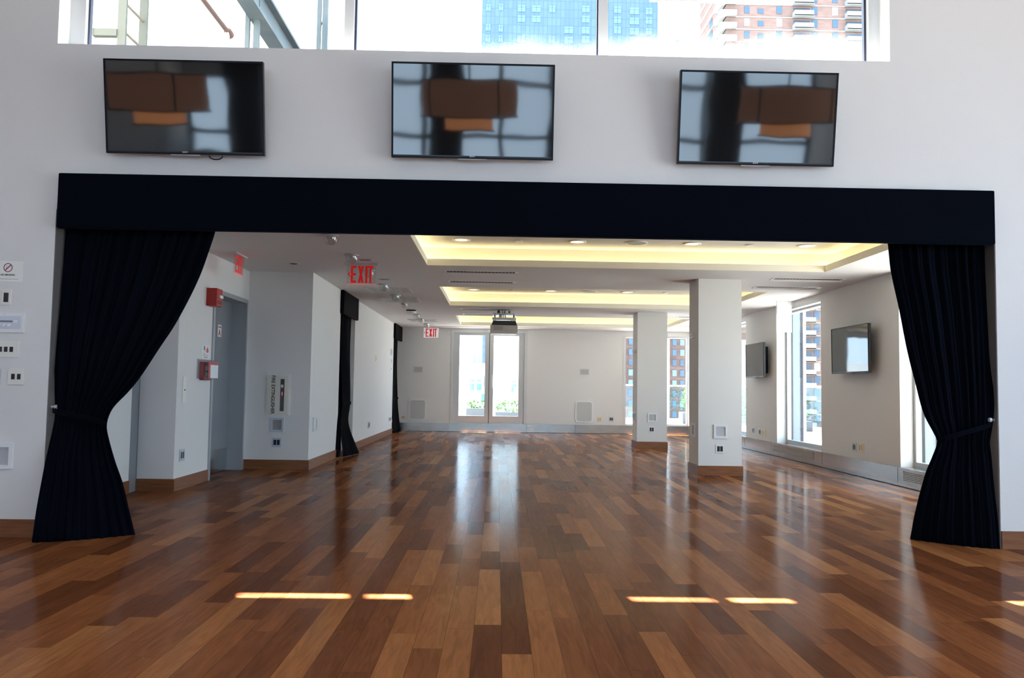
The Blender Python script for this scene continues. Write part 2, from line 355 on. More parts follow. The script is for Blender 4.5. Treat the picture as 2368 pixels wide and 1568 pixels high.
# ---- far room shell
def lin(v0, v1, n): return [v0+(v1-v0)*i/n for i in range(n+1)]
O1 = (13.62, 15.02); O2 = (20.62, 21.98)
cells('wall_left_far', 'x', XA-.2, XA, [YB+.2, O1[0], O1[1], O2[0]], [0, 2.5, CZ], lambda y, z: O1[0] < y < O1[1] and z < 2.5, 'wall2', 'white side wall holding two black curtained niches')
tag(MB().box(XA-.2, XA, O2[0], YK, 2.5, CZ).box(XA-.75, XA-.55, O1[0]-.4, O1[1]+.4, 0, CZ).box(XA-.75, XA-.55, O2[0]-.4, YK, 0, CZ).build('wall_left_recess', 'wall2'), 'back faces of the curtained niches in the left wall', 'wall', kind='structure')
tag(MB().box(XC-.2, XA-.0005, YB, YB+.2, 0, CZ).build('wall_left_return', 'wall2'), 'white return wall with the fire extinguisher cabinet', 'wall', kind='structure')
dA, dB = on(0, 478, 1110, XC).y, on(0, 558.6, 1088, XC).y        # stair door frame along the wall
zdt = on(0, 571, 693.4, XC).z
cells('wall_left_door', 'x', XC-.25, XC, [YD+.2, dA, dB, YB], [0, zdt, CZ], lambda y, z: dA < y < dB and z < zdt, 'wall2', 'white wall holding the grey stair door')
tag(MB().box(XE-.2, XC-.0005, YD, YD+.2, 0, CZ).build('wall_left_stub', 'wall2'), 'narrow white wall end between lift panel and stair wall', 'wall', kind='structure')
tag(MB().box(XE-.2, XE, D+TF, 8.87, 0, CZ).box(XE-.2, XE-.06, 8.87, YD, 0, CZ).build('wall_left_near', 'wall2'), 'white wall glimpsed behind the left curtain', 'wall', kind='structure')
# right wall with windows
RW = [(8.1, 10.463), (13.02, 15.10), (16.99, 19.4)]
cells('wall_right_far', 'x', XR, XR+.22, [D+TF, RW[0][0], RW[0][1], RW[1][0], RW[1][1], RW[2][0], RW[2][1], YK], [0, .235, 2.62, CZ],
      lambda y, z: any(a < y < b for a, b in RW) and .235 < z < 2.62, 'wall2', 'white window wall with two wall televisions')
# back wall with the glazed door and corner window
bx0, bx1 = on(1, 1042, 870, YK).x, on(1, 1219, 870, YK).x; bzt = on(1, 1130, 763.5, YK).z
wx0 = on(1, 1441, 870, YK).x
BZ = on(1, 1330, 982, YK).z
cells('wall_back_far', 'y', YK, YK+.25, [-5.2, bx0, bx1, wx0, XR], [0, BZ, 2.58, bzt, CZ] if bzt > 2.58 else [0, BZ, bzt, 2.58, CZ],
      lambda x, z: (bx0 < x < bx1 and BZ < z < bzt) or (x > wx0 and BZ < z < 2.58), 'wall2', 'white end wall with glazed double door and corner window')
tag(MB().box(XO, XR+.22, D+TF, D+TF+.02, 0, CZ).build('wall_front_far', 'wall2'), 'far side of the dividing wall', 'wall', kind='structure')

# ---- ceiling with three light trays
T = [(7.55, 10.66), (12.94, 15.90), (18.08, 20.88)]; TX0, TX1 = -.918, 4.206
LT = .025
ys = [D+TF, T[0][0]-LT, T[0][1]+LT, T[1][0]-LT, T[1][1]+LT, T[2][0]-LT, T[2][1]+LT, YK]
b = MB()
for i, (y0, y1) in enumerate(zip(ys, ys[1:])):
    if i % 2 == 0: b.box(-5.2, XR, y0, y1, CZ, CZ+.02)
    else: b.box(-5.2, TX0-LT, y0, y1, CZ, CZ+.02).box(TX1+LT, XR, y0, y1, CZ, CZ+.02)
ce = b.build('ceiling', 'ceiling'); tag(ce, 'grey white far room ceiling with three lit trays', 'ceiling', kind='structure')
GAP, LIP, RISE = .17, .085, .26
for i, (y0, y1) in enumerate(T):
    b = MB(); t = .025
    b.box(TX0-t, TX0, y0-t, y1+t, CZ+.0004, CZ+LIP).box(TX1, TX1+t, y0-t, y1+t, CZ+.0004, CZ+LIP).box(TX0, TX1, y0-t, y0, CZ+.0004, CZ+LIP).box(TX0, TX1, y1, y1+t, CZ+.0004, CZ+LIP)
    g = GAP; z1 = CZ+RISE
    b.box(TX0-g-.02, TX0-g, y0-g, y1+g, CZ+.02, z1).box(TX1+g, TX1+g+.02, y0-g, y1+g, CZ+.02, z1).box(TX0-g-.02, TX1+g+.02, y0-g-.02, y0-g, CZ+.02, z1).box(TX0-g-.02, TX1+g+.02, y1+g, y1+g+.02, CZ+.02, z1)
    b.box(TX0-g-.02, TX1+g+.02, y0-g-.02, y1+g+.02, z1, z1+.02)
    pos = ('nearest', 'middle', 'farthest')[i]
    tr = b.build('trim_%d' % (i+3), 'tray'); tag(tr, pos+' recessed ceiling tray glowing yellow', 'ceiling tray', kind='structure')
    c = MB(); q = .14
    for x in (TX0-q, TX1+q): c.box(x-.015, x+.015, y0-q, y1+q, CZ+.025, CZ+.05)
    for y in (y0-q, y1+q): c.box(TX0-q+.015, TX1+q-.015, y-.015, y+.015, CZ+.025, CZ+.05)
    lo = c.build('cove_light_strip', 'cove', tr)
# exterior roof over the far room
tag(MB().box(-9, XR+.3, D+TF, YK+1.05, CZ+.36, CZ+.6).box(-9,-5.2,D+TF,YK+.25,-.1,CZ+.36).build('roof', 'rooftop'), 'flat roof over the far room', 'roof', kind='structure')

# ---- baseboards
def tagb(o, l): return tag(o, l, 'baseboard', kind='structure')
tagb(MB().box(NX0, XL-.001, D-.015, D, 0, BB).build('baseboard_left', 'wood_trim'), 'reddish wood baseboard left of the opening')
tagb(MB().box(XO+.001, NX1, D-.015, D, 0, BB).build('baseboard_right', 'wood_trim'), 'reddish wood baseboard right of the opening')
tagb(MB().box(XE, XC, YD-.015, YD, 0, BB).box(XC, XC+.015, YD-.015, dA-.005, 0, BB).build('baseboard_stub', 'wood_trim'), 'wood baseboard wrapping the wall end before the stair door')
tagb(MB().box(XC, XC+.015, dB+.005, YB, 0, BB).box(XC+.015, XA, YB-.015, YB, 0, BB).box(XA, XA+.015, YB-.015, O1[0], 0, BB).build('baseboard_return', 'wood_trim'), 'wood baseboard under the fire extinguisher cabinet')
tagb(MB().box(XA, XA+.015, O1[1], O2[0], 0, BB).build('baseboard_far', 'wood_trim'), 'wood baseboard between the two side curtains')
tagb(MB().box(XE, XE+.015, D+TF, 8.86, 0, BB).build('baseboard_near', 'wood_trim'), 'wood baseboard behind the left curtain')

# ---- clerestory window
w1 = thing('window_1', 'wide high clerestory window above the televisions', 'window', (0, D, ZS), kind='structure')
YG = D+.25
def gx(px): return on(1, px, 115, YG).x
b = MB(); fz = ZT-ZS+.06
def V(x0, x1, y0, y1): b.box(x0, x1, y0, y1, 0, fz)
V(WX0-.02, on(1,200,108,D+.2).x, .167, .235); V(on(1,2005,143,D+.2).x, WX1+.02, .167, .235)
V(on(1,795,110,D+.18).x, on(1,817,110,D+.18).x, .18, .29); V(on(1,1384,121,D+.18).x, on(1,1406,121,D+.18).x, .18, .29)
b.box(WX0, WX1, .2, .235, ZT-ZS, fz); b.box(WX0, WX1, .17, .25, -.02, .012)
b.build('frame', 'alu_light', w1)
b = MB()
for a, c in ((200,207),(820,824),(1379,1383),(1997,2005)): x0, x1 = on(1,a,115,D+.22).x, on(1,c,115,D+.22).x; b.box(x0, x1, .21, .25, 0, ZT-ZS)
b.build('gasket', mat('gasket_blue_black', (.01,.012,.035), .4), w1)
for i, (a, c) in enumerate(((203,806),(812,1390),(1396,2001))):
    x0, x1 = gx(a), gx(c)
    p = MB().box(x0, x1, -.003, .003, -ZS+ZS-.01, ZT-ZS+.02).build('pane', 'dusty' if i else 'glass', w1, loc=(0, .25, 0))
    if i:  # object coordinates of the dust in world metres
        p.location = (0,.25,0)
        for v in p.data.vertices: v.co.z += ZS
        p.location.z = -ZS
open_ = [(-1.855,-1.25),(-1.15,-.90),(.25,.74),(.83,1.18),(2.34,3.2)]
xs = [WX0]+[v for s in open_ for v in s]+[WX1+.3]
for k in range(0, len(xs)-1, 2):
    if xs[k+1]-xs[k] > .12: MB().box(xs[k], min(xs[k+1], WX1), .236, .246, 4.28-ZS, ZT-ZS+.03).build('sun_blocker', 'white', w1)  # added strips above the view, blocking sun between the floor patches

# ---- right-hand windows
for i, (a, c) in enumerate(RW):
    w = thing('window_%d' % (i+2), ('near side window partly behind the right curtain', 'tall side window between the two wall televisions', 'farthest side window beyond the near column')[i], 'window', (XR, (a+c)/2, .235), kind='structure')
    hw = (c-a)/2; hz = 2.62-.235
    b = MB()
    b.box(.17,.24,-hw,-hw+.06,0,hz-.07).box(.17,.24,hw-.06,hw,0,hz-.07).box(.17,.24,-hw+.06,hw-.06,0,.07).box(.12,.24,-hw,hw,hz-.07,hz)
    b.build('frame', 'alu', w)
    MB().box(.001,.119,-hw+.001,hw-.001,hz-.035,hz-.001).build('head_trim', 'alu', w)
    MB().box(.0,.17,-hw,hw,-.004,.006).build('sill', 'steel', w)
    MB().box(.203,.207,-hw+.05,hw-.05,.05,hz-.05).build('pane', 'glass', w)
    f = MB().box(.26,.40,hw-.10,hw-.0,-.2,hz+.2).build('outer_fin', mat('fin_panel', (.19,.225,.26), .6), w)
    MB().box(.40,.436,hw-.11,hw-.0,-.2,hz+.2).build('fin_joint', mat('fin_joint_navy', (.015,.02,.04), .4), w)
    MB().box(.436,.49,hw-.12,hw-.0,-.2,hz+.2).build('fin_edge', 'alu', w)
# convector casing along the right wall (stainless)
hb = thing('baseboard_convector', 'stainless steel convector casing along the window wall', 'convector', (XR, 0, 0), kind='structure')
HT = .232
MB().box(-.022, -.001, D+TF, YK-.04, .045, HT).box(-.015, -.001, D+TF, YK-.04, .008, .045).box(-.022,0,D+TF,YK-.04,HT,HT+.004).build('casing', 'steel', hb)
b = MB()
for y in (8.0, 10.5, 12.95, 15.35, 17.0, 19.4): b.box(-.0235, -.02, y-.003, y+.003, .045, HT)
b.build('joint', 'slot', hb)
for a, c in ((8.0,10.35),(13.3,15.25),(17.2,19.3)):
    b = MB(); n = 6
    for k in range(n): z = .085+k*.02; b.box(-.027, -.0225, a, c, z, z+.012)
    b.build('grille', 'grille_dark', hb)
bbk = thing('baseboard_steel', 'polished steel base panels under the end wall', 'baseboard', (0, YK, 0), kind='structure')
dx0, dx1 = bx0-.02, bx1+.0
for x0, x1, zt in ((XA-.3, dx0, on(1,980,978,YK).z), (dx0+.004, dx1, on(1,1130,980,YK).z), (dx1+.004, 2.05, BZ), (2.054, XR-.03, BZ)):
    MB().box(x0, x1, -.02, -.001, .05, zt).box(x0, x1, -.03, -.001, .008, .05).build('base_panel', 'steel', bbk)

# ---- glazed double door
dr = thing('door_1', 'glazed grey double door to the terrace', 'door', ((bx0+bx1)/2, YK, BZ), kind='structure')
dcx = (bx0+bx1)/2; dh = bzt-BZ
def dX(px): return on(1, px, 870, YK).x-dcx
def dZ(py, px=1130): return on(1, px, py, YK).z-BZ
b = MB(); hwd = (bx1-bx0)/2
b.box(-hwd, -hwd+.075, -.012, .06, 0, dh).box(hwd-.075, hwd, -.012, .06, 0, dh).box(-hwd+.075, hwd-.075, -.012, .06, dh-.075, dh)
b.build('frame', 'alu_light', dr)
for k, (l, r, g0, g1) in enumerate(((1048.5,1130.3,1061.6,1121),(1131.6,1211.5,1140.7,1199))):
    L, R, G0, G1 = dX(l), dX(r), dX(g0), dX(g1); zt, zb, gt, gb = dh-.073, .0, dZ(776), dZ(962)
    L, R = (-hwd+.074, R) if k == 0 else (L, hwd-.074)
    lf = MB().box(L, G0, .02, .065, zb, zt).box(G1, R, .02, .065, zb, zt).box(G0, G1, .02, .065, zb, gb).box(G0, G1, .02, .065, gt, zt).build('leaf', 'alu', dr)
    MB().box(G0, G1, .04, .046, gb, gt).build('pane', 'glass', lf)
    hx = dX(1123.5) if k == 0 else dX(1135); s = .045
    za, zb2 = dZ(868), dZ(896)
    MB().tube([(hx-s*(1 if k==0 else -1), .02, za), (hx-s*(1 if k==0 else -1), -.05, za), (hx-s*(1 if k==0 else -1)*.9, -.065, za-.02), (hx-s*(1 if k==0 else -1)*.9, -.065, zb2+.02), (hx-s*(1 if k==0 else -1), -.05, zb2), (hx-s*(1 if k==0 else -1), .02, zb2)], .012).build('handle', 'nickel', lf, smooth=True)
MB().box(dX(1130.2), dX(1131.7), .018, .06, 0, dh-.08).build('meeting_gap', 'black', dr)
# corner window in the end wall
w = thing('window_6', 'corner window in the end wall behind the columns', 'window', ((wx0+XR)/2, YK, BZ), kind='structure')
hw = (XR-wx0)/2; hz = 2.58-BZ
MB().box(-hw, -hw+.07, -.005, .12, 0, hz).box(hw-.07, hw, .02, .12, 0, hz).box(-hw+.07, hw-.07, .02, .12, hz-.05, hz).box(-hw+.07, hw-.07, .02, .12, 0, .04).build('frame', 'alu_light', w)
MB().box(-hw+.05, hw-.05, .07, .076, .02, hz-.02).build('pane', 'glass', w)

# ---- stair door (left)
sd = thing('door_2', 'grey steel stair door beside the red alarm devices', 'door', (XC, (dA+dB)/2, 0), PI/2, kind='structure')
hw = (dB-dA)/2
b = MB(); fw = .055
b.box(-hw, -hw+fw, -.018, .25, 0, zdt).box(hw-fw, hw, -.018, .25, 0, zdt).box(-hw+fw, hw-fw, -.018, .25, zdt-fw, zdt)
b.build('frame', mat('door_frame_grey', (.40,.43,.46), .4, .3), sd)
lf = MB().box(-hw+fw, hw-fw, .19, .235, .008, zdt-fw).build('leaf', 'door', sd)
MB().box(-hw+fw+.015, hw-fw-.015, .186, .19, .01, .30).build('kick_plate', 'steel', lf)
# sliver of grey lift door in the near left wall
ld = thing('door_3', 'grey metal lift door edge behind the left curtain', 'door', (XE-.06, 8.97, 0), PI/2, kind='structure')
MB().box(-.10,.093, -.058,-.002, 0, 2.2).build('leaf', 'door', ld)
MB().box(.085,.094, -.0585,-.0575, 0, 2.2).build('meeting_gap', 'black', ld)

# ---- columns
for i, (x0, x1, y0, y1) in enumerate(((2.771, 3.370, 11.508, 12.06), (2.792, 3.391, 16.683, 17.23))):
    cth = thing('column', ('nearer square pale column, the larger of the two in view', 'farther square pale column seen past the nearer one')[i], 'column', (x0, y0, 0), kind='structure')
    MB().box(0, x1-x0, 0, y1-y0, 0, CZ).build('shaft', 'wall2', cth)
    t = .015; w_, d_ = x1-x0, y1-y0
    MB().box(-t, w_+t, -t, 0, 0, BB).box(-t, w_+t, d_, d_+t, 0, BB).box(-t, 0, 0, d_, 0, BB).box(w_, w_+t, 0, d_, 0, BB).build('plinth', 'wood_trim', cth)

# ================================================================ TELEVISIONS
def television(name, label, loc, rz, w, h, tilt, gap, group, arm=False, cable=False):
    t = thing(name, label, 'television', loc, rz, group); t.rotation_euler = (tilt, 0, rz)
    MB().box(-w/2, w/2, -.005, .03, -h/2, h/2, .004).build('housing', 'black', t)
    MB().box(-w*.38, w*.38, .028, .055, -h*.36, h*.22, .01).build('back_cover', 'black', t)
    MB().ring(w, h, .013, -.014, -.004).build('bezel', mat('bezel_navy_black', (.006,.008,.014), .4, spec=.15), t)
    MB().box(-w/2+.012, w/2-.012, -.0095, -.004, -h/2+.022, h/2-.012).build('screen', 'screen', t)
    MB().box(-w/2+.0131, w/2-.0131, -.013, -.0102, -h/2+.013, -h/2+.022).build('lower_bezel', 'black', t)
    text_part('SONY', .011, 'logo', 'logo', t, 0, -h/2+.0165, -.0135)
    MB().box(-.11, .11, -.013, .004, -h/2-.010, -h/2-.0002).build('stand_strip', 'grille_dark', t)
    b = MB().box(-.22, .22, .05, gap, -.09, .09)
    if arm: b.box(-.3,.3,gap-.02,gap,-.2,.2).box(-.34,-.3,.03,gap,-.25,.25).box(.3,.34,.03,gap,-.25,.25)
    b.build('wall_bracket', 'black', t)
    if cable: MB().tube([(.22+.05*math.cos(a), .01, -h/2-.004+.028*math.sin(a)) for a in lin(0, -PI, 10)], .005, 6).build('cable_loop', 'black', t)
    return t
tvg = 'televisions in a row above the black pelmet'
for k, (corn, lab) in enumerate(((((241,139),(610,140),(611.5,359),(247,356)), 'first of three flat televisions above the pelmet, a cable loop hanging beneath'),
                               (((906.5,143),(1284,150.5),(1278.6,370),(905.7,365)), 'middle of three flat televisions above the pelmet, nearest the centre of the opening'),
                               (((1572.4,161),(1937.7,170.7),(1927.5,386),(1566.5,379)), 'rightmost of the three flat televisions above the pelmet'))):
    tl = math.radians(9.5); yc = D-.145
    tm = on(1, (corn[0][0]+corn[1][0])/2, (corn[0][1]+corn[1][1])/2, yc-.057); bm_ = on(1, (corn[2][0]+corn[3][0])/2, (corn[2][1]+corn[3][1])/2, yc+.057)
    lm = on(1, (corn[0][0]+corn[3][0])/2, (corn[0][1]+corn[3][1])/2, yc); rm = on(1, (corn[1][0]+corn[2][0])/2, (corn[1][1]+corn[2][1])/2, yc)
    television('wall_television', lab, (tm+bm_)/2, 0, (rm-lm).length, (tm.z-bm_.z)/math.cos(tl), tl, .135, tvg, cable=(k == 0))
tg2 = 'televisions on the window wall'
for (x0, x1, yt0, yb0, yt1, yb1, lab) in ((1924.5, 2010, 762, 865.5, 746, 860.5, 'dark television on the wall between side window and right curtain'), (1726, 1767, 798.5, 874, 790, 872, 'small looking television on the wall beyond the side window, mirroring daylight')):
    X = XR-.14; a = on(0, x0, (yt0+yb0)/2, X); c = on(0, x1, (yt1+yb1)/2, X); cz = (a.z+c.z)/2
    hh = ((on(0,x0,yt0,X)-on(0,x0,yb0,X)).length+(on(0,x1,yt1,X)-on(0,x1,yb1,X)).length)/2
    television('wall_television', lab, (X, (a.y+c.y)/2, cz), -PI/2, (a-c).length, hh, .01, .138, tg2, arm=True)

# ================================================================ PELMET, CURTAINS
py_ = D-.07
zpb = sum(on(1,*p,py_).z for p in ((129,525),(700,538),(1184,545),(1650,553),(2303,564)))/5; zpt = sum(on(1,*p,py_).z for p in ((134,402),(906,409),(1570,423),(2300,445)))/4
px0, px1 = on(1,131.5,465,py_).x, on(1,2302,505,py_).x
pm = MB().box(px0, px1, py_, D-.001, zpb, zpt, .012).build('curtain_pelmet', 'navy')
tag(pm, 'long navy black pelmet box across the top of the wide opening', 'pelmet')
print('pelmet', zpb, zpt)

def interp(rows, v):
    "Catmull-Rom through rows keyed by row[0]"
    ks = [r[0] for r in rows]
    i = 0
    while i < len(ks)-2 and v > ks[i+1]: i += 1
    t = (v-ks[i])/(ks[i+1]-ks[i]); t = min(max(t,0),1)
    out = []
    for c in range(1, len(rows[0])):
        p1, p2 = rows[i][c], rows[i+1][c]; h = ks[i+1]-ks[i]
        m1 = (p2-rows[i-1][c])/(ks[i+1]-ks[i-1])*h if i > 0 else p2-p1
        m2 = (rows[i+2][c]-p1)/(ks[i+2]-ks[i])*h if i+2 < len(ks) else p2-p1
        out.append((2*t**3-3*t**2+1)*p1+(t**3-2*t**2+t)*m1+(-2*t**3+3*t**2)*p2+(t**3-t**2)*m2)
    return out
def cloth(name, rows, normal, folds, m, parent, nu=150, nv=80, seed=1):
    "rows: (v, leftPoint, rightPoint, amplitude, sharp); folds run down the cloth"
    rnd = random.Random(seed); ph = [rnd.uniform(0, 2*PI) for _ in range(4)]; amps = [rnd.uniform(.6, 1.25) for _ in range(int(folds)+3)]
    bm = bmesh.new(); grid = []; N = Vector(normal)
    for j in range(nv+1):
        v = rows[0][0]+(rows[-1][0]-rows[0][0])*j/nv
        L, R, a, sag = interp(rows, v); row = []
        for i in range(nu+1):
            u = i/nu; uu = u+.02*math.sin(2*PI*u*2+ph[0])*min(1, 1)
            s = folds*uu; k = int(s)
            off = a*(math.sin(2*PI*s+ph[1]+.9*math.sin(2.2*j/nv+ph[3]+k*.35))*amps[min(k, len(amps)-1)]*.75+.35*math.sin(2*PI*s*2.3+ph[2]))
            p = L.lerp(R, u)+N*(off-sag*4*u*(1-u))
            row.append(bm.verts.new(p))
        grid.append(row)
    for j in range(nv):
        for i in range(nu): bm.faces.new((grid[j][i], grid[j][i+1], grid[j+1][i+1], grid[j+1][i]))
    bmesh.ops.recalc_face_normals(bm, faces=bm.faces[:])
    me = bpy.data.meshes.new(name); bm.to_mesh(me); bm.free(); me.materials.append(M[m])
    for p in me.polygons: p.use_smooth = True
    o = bpy.data.objects.new(name, me); C.objects.link(o); o.parent = parent
    md = o.modifiers.new('thick', 'SOLIDIFY'); md.thickness = .006; md.offset = 0
    return o
def rebase(o, root):
    bpy.context.view_layer.update(); inv = root.matrix_world.inverted()
    for v in o.data.vertices: v.co = inv @ v.co
# left stage curtain: outline sighted on planes that step from behind the pelmet to in front of the wall
def stage_curtain(label, outline, bottom, Ytop, tie_py, folds, seed, hook_px, band):
    bl, br = on(2, *bottom[0], -.003), on(2, *bottom[1], -.003)
    rows = []
    py0 = outline[0][0]; pyb = (bottom[0][1]+bottom[1][1])/2
    Lp0 = on(1, outline[0][1], py0, Ytop); Rp0 = on(1, outline[0][2], py0, Ytop)
    up = Vector((0,0,.13)); dl = (Lp0-on(1,outline[1][1],outline[1][0],Ytop)).normalized(); drr = (Rp0-on(1,outline[1][2],outline[1][0],Ytop)).normalized()
    rows.append((0, Lp0+dl*.13, Rp0+drr*.13, .035, 0))
    for (py, xl, xr, amp, sag) in outline:
        if py <= tie_py: k = (py-py0)/(tie_py-py0); YL = YR = Ytop+(D+.02-Ytop)*k**1.5
        else:
            k = (py-tie_py)/(pyb-tie_py); YL = (D+.02)+(bl.y-D-.02)*k; YR = (D+.02)+(br.y-D-.02)*k
        rows.append((py-py0+20, on(1, xl, py, YL), on(1, xr, py, YR), amp, sag))
    rows.append((pyb-py0+20, bl, br, .014, -.06))
    base = (bl+br)/2; base.z = 0
    t = thing('stage_curtain', label, 'curtain', base)
    c = cloth('drape', rows, (0,-1,0), folds, 'navy', t, seed=seed); bpy.context.view_layer.update()
    for v in c.data.vertices: v.co -= base
    # tieback band round the gathered waist
    pts = [on(1, x, y, yy)-base for x, y, yy in band]
    bm = bmesh.new(); rowsb = []
    dense = []
    for i in range(len(pts)-1):
        for k in range(6): dense.append(pts[i].lerp(pts[i+1], k/6))
    dense.append(pts[-1])
    for p in dense: rowsb.append([bm.verts.new(p+Vector((0,0,.02))), bm.verts.new(p+Vector((0,-.006,0))), bm.verts.new(p-Vector((0,0,.02)))])
    for a, b in zip(rowsb, rowsb[1:]):
        for k in range(2): bm.faces.new((a[k], b[k], b[k+1], a[k+1]))
    me = bpy.data.meshes.new('tieback'); bm.to_mesh(me); bm.free(); me.materials.append(M['navy'])
    o = bpy.data.objects.new('tieback', me); C.objects.link(o); o.parent = t
    md = o.modifiers.new('thick', 'SOLIDIFY'); md.thickness = .006
    h = on(1, *hook_px, D+.05)-base; s = 1 if hook_px[0] < 1000 else -1
    MB().tube([h+Vector((-s*.03,.0,0)), h+Vector((s*.02,-.0,0)), h+Vector((s*.03,-.015,0))], .010).cyl(h+Vector((s*.03,-.02,0)), .016, .02, 'x', 16).build('hook', 'alu', t, smooth=False)
    return t
stage_curtain('left navy stage curtain, tied back and flared at the floor',
    [(531,146,500,.03,0),(560,140,491,.03,0),(647,130,459,.028,0),(744,126,409,.026,0),(808,124,367,.024,.01),(877,124,321,.022,.02),(909,124,294,.02,.03),(940,125,264,.017,.05),(962,125,252,.014,.06),(987,121,247,.014,.06),(1015,115,252,.012,.04),(1065,104,266,.012,.0),(1120,93,285,.013,-.02),(1180,82,299,.014,-.04)],
    ((71,1256),(313,1237)), D+.13, 962, 9.5, 3, (124,941), [(124,948,D+.05),(132,952,D+.0),(160,958,D-.045),(200,967,D-.055),(232,976,D-.04),(245,982,D+.0)])
stage_curtain('right navy stage curtain, tied back at the jamb',
    [(566,2056,2289,.03,0),(626,2063,2290,.03,0),(712,2082,2293,.028,0),(808,2101,2295,.026,0),(884,2120,2296,.024,.01),(956,2139,2297,.02,.03),(1004,2163,2291,.015,.05),(1022,2170,2288,.014,.06),(1057,2158,2292,.012,.04),(1090,2144,2295,.012,.02),(1148,2127,2301,.013,-.02),(1200,2115,2307,.014,-.04)],
    ((2106,1248),(2312,1271)), D+.13, 1015, 8.5, 5, (2295,971), [(2295,978,D+.05),(2285,985,D+.0),(2255,994,D-.045),(2215,1005,D-.055),(2185,1014,D-.04),(2172,1019,D+.0)])

# side niches: pelmet and curtains on the left wall
def side_niche(o0, o1, lab_p, curtains, zb):
    p = MB().box(XA+.001, XA+.06, o0-.06, o1+.0, zb, CZ-.002, .015).build('side_pelmet', 'black_cloth'); tag(p, lab_p, 'pelmet', 'side pelmets on the left wall')
    for lab, y0, y1, ytie0, ytie1, fy0, fy1, out in curtains:
        base = Vector((XA, (y0+y1)/2, 0)); t = thing('side_curtain', lab, 'curtain', base, 0, 'side curtains in the wall niches')
        x = XA-.06
        xf0, xf1 = (x+out, x+out) if out else (fA.x, fB.x)
        rows = [(0, Vector((x,y0,zb+.1)), Vector((x,y1,zb+.1)), .02, 0), (1, Vector((x,y0*.6+ytie0*.4,1.7)), Vector((x,y1*.6+ytie1*.4,1.7)), .02, 0), (2, Vector((x+.03,ytie0,.85)), Vector((x+.03,ytie1,.85)), .015, -.02),
                (2.6, Vector((x+.05,(ytie0+fy0)/2,.5)), Vector((x+.05,(ytie1+fy1)/2,.5)), .018, -.03), (3.3, Vector((xf0,fy0,.01)), Vector((xf1,fy1,.01)), .015, -.01)]
        c = cloth('drape', rows, (1,0,0), 5, 'black_cloth', t, 60, 40, seed=len(lab))
        for v in c.data.vertices: v.co -= base
        MB().box(x-base.x-.01, x-base.x+.055, ytie0-base.y, ytie1-base.y, .82, .88, .008).build('tieback', 'black_cloth', t)
fA, fB = on(2,792,1056,.01), on(2,830,1048,.01)
side_niche(O1[0], O1[1], 'black pelmet box over the nearer wall niche', [('black curtain with flared foot in the nearer wall niche', 14.05, 14.92, 14.1, 14.85, fA.y, fB.y, 0), ('thin edge of black curtain at the front of the nearer wall niche', 13.64, 13.74, 13.64, 13.72, 13.45, 13.62, .07)], 2.32)
side_niche(O2[0], O2[1], 'black pelmet box in the far corner beside the end wall', [('black curtain in the far corner beside the end wall', 20.7, 21.8, 20.68, 21.9, 20.7, 21.95, .12)], 2.33)

# ================================================================ WALL DEVICES
def plate_with_sockets(name, lab, cat, box, plane, n, plate='nickel', sock='socket', group=None, sh=.55, sw=.2):
    c, w, h, rz = wall_at(*box, plane); t = thing(name, lab, cat, c, rz, group)
    MB().box(-w/2, w/2, -.008, 0, -h/2, h/2, .002).build('plate', plate, t)
    for k in range(n):
        x = ((k+.5)/n-.5)*w*(.72 if n > 1 else 1); MB().box(x-w*sw/2*(1 if n > 1 else 1.6), x+w*sw/2*(1 if n > 1 else 1.6), -.0105, -.0081, -h*sh/2, h*sh/2, .001).build('socket', sock, t)
    return t
def recessed_box(lab, box, plane, frame='white', panel='recess_shade', bar=.16, group='recessed floor level wall boxes'):
    c, w, h, rz = wall_at(*box, plane); t = thing('wall_box', lab, 'wall box', c, rz, group); b = min(w, h)*bar if min(w,h) > .06 else .022
    MB().ring(w, h, b, -.018, -.0005).build('frame', frame, t)
    MB().box(-w/2+b, w/2-b, -.004, -.0005, -h/2+b, h/2-b).build('panel', panel, t)
    return t
FW = ('y', D); LB = ('y', YB); LA = ('xl', XA); LC = ('xl', XC); BK = ('y', YK); RX = ('xr', XR)
# near wall, left of the opening
def sign_front():
    c, w, h, rz = wall_at(-15.4, 604, 53, 652, FW); t = thing('no_smoking_sign', 'white no smoking sign at the top of the wall controls', 'sign', c)
    MB().box(-w/2, w/2, -.003, 0, -h/2, h/2, .001).build('plate', mat('sign_white', (.85,.86,.82), .4), t)
    R = 10.3/1937*6.3; cz = on(1,18.8,619,D).z-c.z
    b = MB()
    n = 40
    def rg(r, y): return [b.bm.verts.new((r*math.cos(2*PI*k/n), y, cz+r*math.sin(2*PI*k/n))) for k in range(n)]
    A, B, E, G = rg(R,-.0042), rg(R*.84,-.0042), rg(R,-.0031), rg(R*.84,-.0031)
    for k in range(n):
        j = (k+1)%n
        for q in ((A[k],A[j],B[j],B[k]),(A[k],A[j],E[j],E[k]),(B[k],B[j],G[j],G[k])): b.bm.faces.new(q)
    a = R*.62; e = .0025
    b.poly([(-a-e,-.0043,cz-a+e),(-a+e,-.0043,cz-a-e),(a+e,-.0043,cz+a-e),(a-e,-.0043,cz+a+e)], (0,.001,0))
    b.build('prohibition_ring', 'no_smoke', t)
    MB().box(-.012,-.008,-.0042,-.0031,cz-.008,cz+.012).box(-.0125,-.0115,-.0042,-.0031,cz+.012,cz+.019).build('cigarette_symbol', 'text_grey', t)
    zt = on(1,18.8,635.6,D).z-c.z
    text_part('NO SMOKING', .012, 'lettering', 'text', t, 0, zt, -.0032, w=32/1937*6.3)
    MB().box(-w*.42, w*.36, -.0036, -.0031, zt-.033, zt-.030).build('fine_print', 'text_grey', t)
sign_front()
